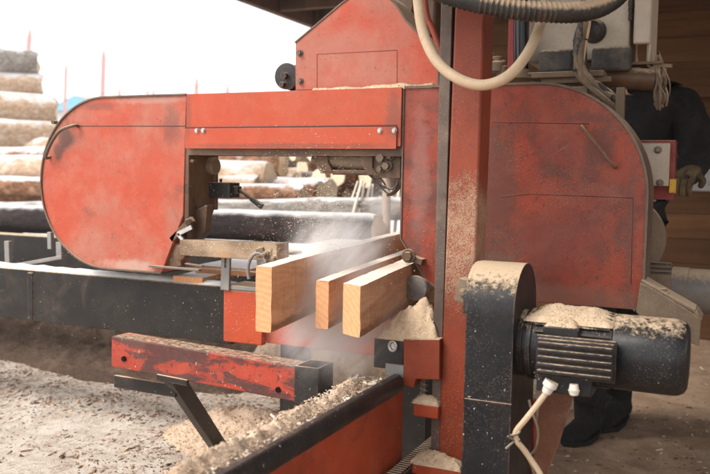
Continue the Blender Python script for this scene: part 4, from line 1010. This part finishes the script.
for px, py in ((276, 196), (290, 197), (336, 176), (340, 160), (328, 165), (346, 194), (362, 160), (366, 176), (380, 183), (384, 166), (396, 178), (398, 196), (312, 150), (340, 148), (292, 152), (366, 148), (386, 150), (312, 187)):
    cl(px, py, 6.15 + er.uniform(0, .4), 2.6, er.uniform(.075, .115), ('brown', 'peel', 'brown')[px % 3], 'snow dusted log showing its round cream end in the dense right stack', 250 + er.uniform(-12, 8), px % 4)
for i in range(26):
    row, c_ = divmod(i, 9)
    px = 215 + c_ * 21 + rnd.uniform(-5, 5); py = 199 - row * 19 + rnd.uniform(-3, 3)
    put_log(PY(px, py, 7.7 + .15 * (i % 3)), R(rnd.uniform(-5, 6)), 2.8, .145, ('brown', 'grey', 'brown', 'peel')[i % 4], 'snowy logs stacked deep in the centre pile', CG, i % 4)
# the dark log on the loading rack, and the snowy one behind
p0, p1 = PY(-60, 247, 4.25), PY(376, 229, 4.25)
RG = 'logs on the loading rack'
def log_between(a, b, r, kd, lab, v): 
    d = b - a; o = put_log(b, math.atan2(d.y, d.x), d.length, r, kd, lab, RG, v, -math.asin(d.z / d.length)); 
    o.location = (a + b) / 2; return o
log_between(Vector((-6.2, 4.6, .66)), PY(378, 229, 4.3), .098, 'dark', 'long wet dark log with snow along its top, lying on the loading rack', 0)
log_between(Vector((-6.4, 5.1, .68)), PY(408, 208, 4.9), .078, 'grey', 'snow lumped grey log behind the long dark log', 3)
rkf = None
rk = thing('loading_rack', 'dark steel loading rack carrying the long dark log', 'rack', (-3.5, 4.6, 0))
mb = MB().box(-6.3, -1.5, 4.10, 4.18, .30, .50); build('rack_rail', mb, BLACK_BEAM, rk, .004)
mb = MB().box(-6.3, -1.78, 3.2, 3.3, .42, .715); build('rack_rail', mb, BLACK_BEAM, rk, .004)  # added black rail stands in for the dark below the log
for x in (-5.6, -4.4): build('leg', MB().box(x, x + .07, 3.22, 3.28, -.02, .419), BLACK_BEAM, rk, .003)
mb = MB().box(-6.3, -1.5, 4.95, 5.03, .36, .50); build('rack_rail', mb, BLACK_BEAM, rk, .004)
for x in (-5.6, -4.4, -3.2, -2.0):
    build('cross_bar', MB().box(x, x + .07, 4.0, 5.2, .501, .57), BLACK_BEAM, rk, .003)
    for y in (4.11, 4.96): build('leg', MB().box(x, x + .06, y, y + .06, -.02, .35 if y > 4.5 else .299), BLACK_BEAM, rk, .003)

# leaning edgings behind the guide
EDG = wood_mat('pale_edging', (.74, .68, .60), (.62, .53, .43), 'Z', dirt=.1)
for i, (a, b, w) in enumerate((((347, 236), (362, 180), 3.2), ((354, 240), (365, 182), 2.6), ((360, 240), (370, 183), 3.4), ((368, 238), (373, 184), 2.4), ((342, 228), (358, 181), 2), ((386, 240), (392, 190), 3), ((394, 240), (399, 186), 3.4), ((402, 238), (405, 190), 2.6), ((378, 238), (380, 196), 2.4))):
    p, q = PY(*a, 4.75 + .03 * i), PY(*b, 4.85 + .03 * i); s_ = (q - p).normalized()
    p = p - s_ * .5
    tag(build('edging_strip', MB().beam(p, q, .012, w * .0056, (1, 0, 0)), EDG, None, .002), 'pale sawn edging strip leaning in the bundle behind the blade guide', 'edging', 'edging strips leaning behind the guide')
p, q = PY(386, 236, 4.7), PY(386, 150, 4.7)
tag(build('stake', MB().tube([p, p.lerp(q, .5) + Vector((.004, 0, 0)), q], [.028, .026, .025], 12), BARK_PEEL), 'brown wooden stake standing between the pale edgings', 'stake')

# far stakes of the log trailers, and a blue roof
STK = worn('stake_red_veiled', (.72, .40, .36), (.68, .38, .35), dust=.1, film=.1, edge=0)  # red paled to pink, distance haze put into the base colour
for i, (px, pt, pb, w, Y) in enumerate(((29.5, 29, 54, 4.6, 15.0), (65.5, 63, 130, 3.0, 16.5), (103, 50, 130, 4.2, 14.5), (119, 87, 130, 3, 24), (147, 88, 130, 3, 26), (153, 88, 130, 3, 26), (196, 77, 130, 3.6, 19), (227, 84, 130, 3.2, 23))):
    a, b = PY(px + .8, pt, Y), PY(px - 1.5, pb, Y); dl = (b - a).normalized(); b = a + dl * ((a.z - .0) / max(-dl.z, .5))
    wd = w * Y / 720.0 * 1.45
    lab = ('haze paled red trailer stake above the left log pile', 'thin slightly leaning red trailer stake over the blue roof', 'tall red trailer stake just left of the cover top', 'tiny distant stake right of the tall red one', 'left stake of the close distant pair', 'right stake of the close distant pair', 'lone pointed red stake above the beam end', 'small red stake farthest right before the belt guard')[i]
    mb = MB().tube([b, a + (b - a).normalized() * wd * 1.5, a], [wd * .62, wd * .58, wd * .2], 4)
    tag(build('trailer_stake', mb, STK), lab, 'stake', 'trailer stakes on the skyline')
BLUE = worn('blue_roof', (.16, .36, .46), (.14, .32, .42), dust=.05, film=.05, scr=False)
WALLP = flat_mat('pale_wall', (.62, .6, .58))
p = PY(80, 100, 42); hb = thing('far_building', 'distant building with a pale blue roof behind the log pile', 'building', (p.x, 44, 0))
zt = PY(80, 95.5, 42).z; x0, x1 = PY(52, 100, 42).x, PY(112, 100, 42).x
build('wall', MB().box(x0, x1, 42, 50, 0, zt - 1.0), WALLP, hb)
xm = PY(79, 100, 42).x
build('roof', MB().prism([(x0 - .4, zt - .99), (x1 + .4, zt - .99), (xm, zt)], 'y', 41.6, 50.4), BLUE, hb)
mb = MB()
for i in range(4): mb.box(x0 + 1 + i * (x1 - x0 - 2) / 4, x0 + 1.8 + i * (x1 - x0 - 2) / 4, 41.97, 41.995, 1.4, 2.6)
build('window', mb, flat_mat('far_glass', (.05, .06, .07), rough=.2), hb)

# ------------------------------------------------------------------ worker
def skin(name, verts, edges, radii, mat, parent, sub=2, root=0):
    me = bpy.data.meshes.new(name); L0 = wpos(parent)
    me.from_pydata([Vector(v) - L0 for v in verts], edges, [])
    o = bpy.data.objects.new(name, me); COL.objects.link(o); o.parent = parent
    o.modifiers.new('skin', 'SKIN'); s_ = o.modifiers.new('sub', 'SUBSURF'); s_.levels = s_.render_levels = sub
    for i, r in enumerate(radii):
        sv = me.skin_vertices[0].data[i]; sv.radius = (r, r) if not isinstance(r, tuple) else r; sv.use_root = (i == root)
    me.materials.append(mat)
    for m in o.modifiers:
        if m.type == 'SKIN': m.use_smooth_shade = True
    return o
def cloth(name, a, b):
    t = NT(name); p = t.pos(); n = t.noise(p, 22, 6, .6, .8); f = t.noise(p, 400, 2)
    col = t.mix(t.step(n, .4, .65), a, b); col = t.mix(t.math('MULTIPLY', t.step(t.noise(p, 260, 2), .66, .72), .25), col, DUST2)
    return t.bsdf(col, .9, 0, t.math('ADD', n, t.math('MULTIPLY', f, .2)), .012, .8, .2)
JACKET = cloth('black_jacket', (.012, .011, .012), (.02, .018, .018)); TROUS = cloth('dark_trousers', (.014, .013, .014), (.024, .021, .02)); GLOVE = cloth('dirty_glove', (.15, .105, .055), (.06, .042, .027))
BOOT = cloth('black_boot', (.010, .009, .009), (.018, .016, .015)); t = NT('skin_tone'); SKINM = t.bsdf((.55, .33, .24), .55, 0, None, spec=.3)
hair = cloth('dark_cap', (.02, .02, .022), (.03, .03, .03))
fl, fr = PZ(584, 441, 0), PZ(613, 427, 0)
pc = PY(632, 150, 3.5)
hipc = Vector((pc.x - .06, 3.52, .92))
chest = Vector((pc.x, 3.50, 1.28)); neck = Vector((pc.x - .03, 3.47, 1.47)); hd = Vector((pc.x - .06, 3.42, 1.62))
person = thing('person', 'worker in black jacket, black boots and dirty gloves behind the right wheel cover', 'person', ((fl.x + fr.x) / 2, (fl.y + fr.y) / 2, 0))
sR = chest + Vector((.19, .0, .08)); eR = PY(697, 150, 3.42); hR = PY(690, 174, 3.22)   # arm seen on the right
sL = chest + Vector((-.20, .0, .08)); eL = sL + Vector((-.06, -.08, -.27)); hL = eL + Vector((.05, -.25, -.03))
kl, kr = Vector((fl.x + .02, fl.y + .04, .5)), Vector((fr.x + .02, fr.y + .0, .5))
al, ar = Vector((fl.x, fl.y + .08, .1)), Vector((fr.x, fr.y + .08, .1))
hipL, hipR = hipc + Vector((-.10, 0, -.06)), hipc + Vector((.10, 0, -.06))
V = [hipc, hipc.lerp(chest, .5), chest, neck, hd + Vector((0, 0, -.05)), hd + Vector((0, -.012, .06)), hd + Vector((0, .01, .13)), sR, eR, hR, sL, eL, hL, hipL, kl, al, hipR, kr, ar]
Ed = [(0, 1), (1, 2), (2, 3), (3, 4), (4, 5), (5, 6), (2, 7), (7, 8), (8, 9), (2, 10), (10, 11), (11, 12), (0, 13), (13, 14), (14, 15), (0, 16), (16, 17), (17, 18)]
Rd = [.12, .115, .125, .052, .072, .088, .055, .055, .040, .028, .055, .040, .028, .07, .045, .03, .07, .045, .03]
body = skin('body', V, Ed, Rd, SKINM, person)
# face: nose, eyes, mouth, ears
fc = hd + Vector((0, -.085, .03)); mb = MB()
mb.add([fc + Vector(v) for v in ((-.012, .012, -.03), (.012, .012, -.03), (0, -.022, -.028), (0, .008, .022))], [(0, 2, 3), (2, 1, 3), (0, 1, 2), (0, 3, 1)])
build('nose', mb, SKINM, body)
for s_ in (-1, 1):
    build('ear', MB().lathe(fc + Vector((s_ * .082, .085, -.005)), (s_, 0, 0), [(0, .018), (.006, .024), (.012, .016)], 12), SKINM, body)
    build('eye', MB().lathe(fc + Vector((s_ * .032, -.004, .018)), (0, 1, 0), [(0, .004), (.004, .010), (.012, .012)], 12), WHITE_PLASTIC, body)
build('mouth', MB().box(fc.x - .022, fc.x + .022, fc.y - .002, fc.y + .012, fc.z - .062, fc.z - .054), flat_mat('lip', (.35, .13, .11)), body)
mb = MB(); hc = hd + Vector((0, .0, .06))
mb.lathe(hc + Vector((0, .005, 0)), (0, 0, 1), [(0, .104), (.04, .106), (.075, .092), (.1, .06), (.112, .02)], 28); mb.obox(hc + Vector((0, -.13, .012)), (.12, .1, .008), Matrix.Rotation(.15, 3, 'X'))
build('cap', mb, hair, person)
jv = [hipc + Vector((0, 0, -.10)), hipc, hipc.lerp(chest, .5), chest, chest + Vector((0, 0, .12)), neck + Vector((0, 0, .03)), sR, sR.lerp(eR, .5) + Vector((.01, 0, .01)), eR, eR.lerp(hR, 1.0), sL, eL, eL.lerp(hL, .9)]
skin('jacket', jv, [(0, 1), (1, 2), (2, 3), (3, 4), (4, 5), (3, 6), (6, 7), (7, 8), (8, 9), (3, 10), (10, 11), (11, 12)], [.17, .165, .16, .165, .12, .075, .095, .078, .07, .05, .095, .07, .05], JACKET, person, 2, 3)
skin('trousers', [hipc + Vector((0, 0, -.02)), hipL, kl, al + Vector((0, -.0, .02)), hipR, kr, ar + Vector((0, -.0, .02))], [(0, 1), (1, 2), (2, 3), (0, 4), (4, 5), (5, 6)], [.15, .115, .09, .075, .115, .09, .075], TROUS, person)
for f in (fl, fr):
    an = Vector((f.x, f.y + .06, 0)); mb = MB(); secs = []
    for t_, zc, hw, hh_ in ((.10, .055, .036, .05), (.04, .055, .042, .055), (-.02, .055, .045, .052), (-.08, .045, .047, .045), (-.13, .04, .046, .038), (-.165, .032, .036, .03), (-.18, .028, .015, .018)):
        secs.append([(an.x + hw * math.cos(q_ * .5236) + t_ * .25, an.y + t_, max(.004, zc + hh_ * math.sin(q_ * .5236))) for q_ in range(12)])
    vs = [v for s_ in secs for v in s_]; mb.add(vs, [(i * 12 + k_, i * 12 + (k_ + 1) % 12, (i + 1) * 12 + (k_ + 1) % 12, (i + 1) * 12 + k_) for i in range(6) for k_ in range(12)] + [tuple(range(12)), tuple(range(83, 71, -1))])
    bo = build('boot', mb, BOOT, person, smooth=60)
    build('boot_shaft', MB().tube([an + Vector((0, .04, .05)), an + Vector((0, .04, .12)), an + Vector((0, .045, .18)), an + Vector((0, .05, .30))], [.058, .062, .066, .07], 18, ring=lambda i, a: 1 + .04 * math.sin(3 * a + i)), BOOT, bo)
    build('sole', MB().prism([(an.x + .05 + .0, an.y + .11), (an.x - .04 + .03, an.y + .11), (an.x - .05, an.y - .05), (an.x - .08, an.y - .14), (an.x - .06, an.y - .185), (an.x - .02, an.y - .185), (an.x + .03, an.y - .13), (an.x + .05, an.y - .02)], 'z', .001, .022), BOOT, bo, .003)
def glove(wr, dirv, parent):
    d = dirv.normalized(); sd = d.cross(Vector((0, 0, 1))).normalized(); up = sd.cross(d)
    v = [wr - d * .05, wr, wr + d * .045, wr + d * .085]; e = [(0, 1), (1, 2), (2, 3)]; rd = [.040, .034, .040, .036]
    for i, (o_, L_) in enumerate(((-.030, .062), (-.010, .072), (.011, .068), (.030, .052))):
        b = wr + d * .085 + sd * o_; n0 = len(v)
        v += [b, b + d * L_ * .45 - up * .006, b + d * L_ * .75 - up * (.028), b + d * L_ * .72 - up * .055]; e += [(3, n0), (n0, n0 + 1), (n0 + 1, n0 + 2), (n0 + 2, n0 + 3)]; rd += [.013, .0125, .0115, .010]
    b = wr + d * .03 - sd * .035; n0 = len(v); v += [b, b + d * .03 - sd * .025 - up * .012, b + d * .06 - sd * .022 - up * .03]; e += [(2, n0), (n0, n0 + 1), (n0 + 1, n0 + 2)]; rd += [.017, .014, .011]
    return skin('glove', v, e, rd, GLOVE, parent, 2, 1)
for nm, st in (('jacket', .035), ('trousers', .03)):
    o_ = bpy.data.objects[nm]; tx = bpy.data.textures.new(nm + '_folds', 'CLOUDS'); tx.noise_scale = .09; tx.noise_depth = 3
    dm = o_.modifiers.new('folds', 'DISPLACE'); dm.texture = tx; dm.strength = st; dm.texture_coords = 'LOCAL'; o_.modifiers['sub'].render_levels = 4
glove(hR, (hR - eR) + Vector((-.04, -.05, .04)), person); glove(hL, hL - eL, person)

# ------------------------------------------------------------------ flying dust
def dust_cloud(name, c, size, dens, label, seed, sc=3.0, tilt=0.0):
    t = NT(name + '_air'); o_ = t.objco()
    l = t.n('ShaderNodeVectorMath', {'operation': 'LENGTH'}, i0=o_).outputs['Value']
    fall = t.step(l, 1.0, .15)
    n = t.noise(t.n('ShaderNodeVectorMath', {'operation': 'ADD'}, i0=t.scalev(t.n('ShaderNodeVectorRotate', {'rotation_type': 'Y_AXIS'}, Vector=o_, Angle=-.7).outputs[0], 2.2, 1.6, .55), i1=(seed, seed * .7, 0)).outputs[0], sc, 8, .72, .3)
    dn = t.math('MULTIPLY', t.math('MULTIPLY', fall, fall), t.math('MULTIPLY', t.step(n, .30, .78), dens))
    v = t.n('ShaderNodeVolumePrincipled', Color=(1, .995, .99, 1), Density=dn, Anisotropy=.2)
    t.t.links.new(v.outputs[0], t.out.inputs['Volume'])
    bm = bmesh.new(); bmesh.ops.create_icosphere(bm, subdivisions=3, radius=1); me = bpy.data.meshes.new(name); bm.to_mesh(me); bm.free(); me.materials.append(t.m)
    o = bpy.data.objects.new(name, me); COL.objects.link(o); o.location = c; o.scale = size; o.rotation_euler = (0, tilt, 0)
    return tag(o, label, 'dust', kind='stuff')
dust_cloud('dust_cloud', PY(337, 254, 2.24), (.19, .32, .19), 26, 'bright sawdust spray where the blade leaves the timber', 1.3)
dust_cloud('dust_cloud', PY(338, 322, 2.1), (.26, .28, .24), 30, 'pinkish sawdust haze falling below the timbers', 4.1)
dust_cloud('dust_cloud', PY(385, 212, 2.9), (.12, .12, .20), 14, 'thin dust plume rising under the guide wires', 7.7)
def flying(r):
    u = r.random(); g_ = lambda s_: r.gauss(0, s_)
    c = PY(330, 270, 2.3); return (c.x + g_(.16), c.y + g_(.14), c.z + g_(.13))
FLY = flat_mat('flying_grain', (.72, .62, .5))
chip_scatter('flying_sawdust', 6000, flying, [FLY], .0004, .0017, 'grains of sawdust flying around the cut', 'flying sawdust', .8)
def spray(r):
    a = PY(338, 268, 2.27); u = r.random() ** .7
    return tuple(a + Vector((r.gauss(-.06, .09), r.gauss(-.10, .12), .30 + r.gauss(0, .07))) * u)
chip_scatter('blade_spray', 3500, spray, [FLY], .0007, .0026, 'coarse sawdust grains thrown up from the blade between the timbers', 'flying sawdust', .6)
def flying2(r):
    q = PY(r.uniform(20, 320), r.uniform(250, 420), r.uniform(1.7, 2.4)); return tuple(q)
chip_scatter('drifting_sawdust', 300, flying2, [FLY], .0005, .0016, 'fine sawdust specks drifting in front of the bed', 'flying sawdust', .8)

HZ = NT('winter_air'); hv = HZ.n('ShaderNodeVolumePrincipled', Color=(.97, .97, .98, 1), Density=HAZE, Anisotropy=.3)
HZ.t.links.new(hv.outputs[0], HZ.out.inputs['Volume'])
if HAZE: tag(build('haze', MB().box(-160, 160, -160, 210, -1.0, 3.4), HZ.m, None, loc=Vector((0, 0, -1))), 'pale winter haze over the whole yard', None, kind='stuff')
# ------------------------------------------------------------------ light
SUN_EL, SUN_AZ = 48, 222          # sun stands to the left of and behind the camera
w = bpy.data.worlds.new('World'); S.world = w; w.use_nodes = True
nt = w.node_tree; bgN = nt.nodes['Background']
sky = nt.nodes.new('ShaderNodeTexSky'); sky.sky_type = 'NISHITA'; sky.sun_disc = False
sky.sun_elevation = R(SUN_EL); sky.sun_rotation = R(SUN_AZ); sky.air_density = 1.0; sky.dust_density = 1.0; sky.ozone_density = 1.0
hs_ = nt.nodes.new('ShaderNodeHueSaturation'); hs_.inputs['Saturation'].default_value = .12
nt.links.new(sky.outputs[0], hs_.inputs['Color']); nt.links.new(hs_.outputs[0], bgN.inputs['Color']); bgN.inputs['Strength'].default_value = .15
sd_ = bpy.data.lights.new('sun', 'SUN'); sd_.energy = 1.5; sd_.angle = R(25); sd_.color = (1.0, .95, .88)
so = bpy.data.objects.new('sun', sd_); COL.objects.link(so)
az = R(SUN_AZ); dvec = Vector((math.sin(az) * math.cos(R(SUN_EL)), math.cos(az) * math.cos(R(SUN_EL)), math.sin(R(SUN_EL))))
so.rotation_euler = dvec.to_track_quat('Z', 'Y').to_euler(); so.location = dvec * 20

# ------------------------------------------------------------------ camera
cd = bpy.data.cameras.new('camera'); cam = bpy.data.objects.new('camera', cd); COL.objects.link(cam); S.camera = cam
cd.sensor_width = 36; cd.lens = F / 710 * 36; cd.clip_end = 600; cd.clip_start = .02
M = Matrix((XC, YC, ZC))           # rows: world axes in camera space = camera-to-world rotation
cam.matrix_world = Matrix.Translation((0, 0, EYE)) @ M.to_4x4()
cd.dof.use_dof = True; cd.dof.focus_distance = 2.45; cd.dof.aperture_fstop = 3.6
S.view_settings.view_transform = 'Standard'; S.view_settings.look = 'None'; S.view_settings.gamma = 1
S.view_settings.exposure = 1.2; S.view_settings.use_curve_mapping = False
S.render.engine = 'CYCLES'
S.cycles.use_denoising = True
S.cycles.max_bounces = 8; S.cycles.volume_bounces = 2
S.cycles.volume_step_rate = 1.0
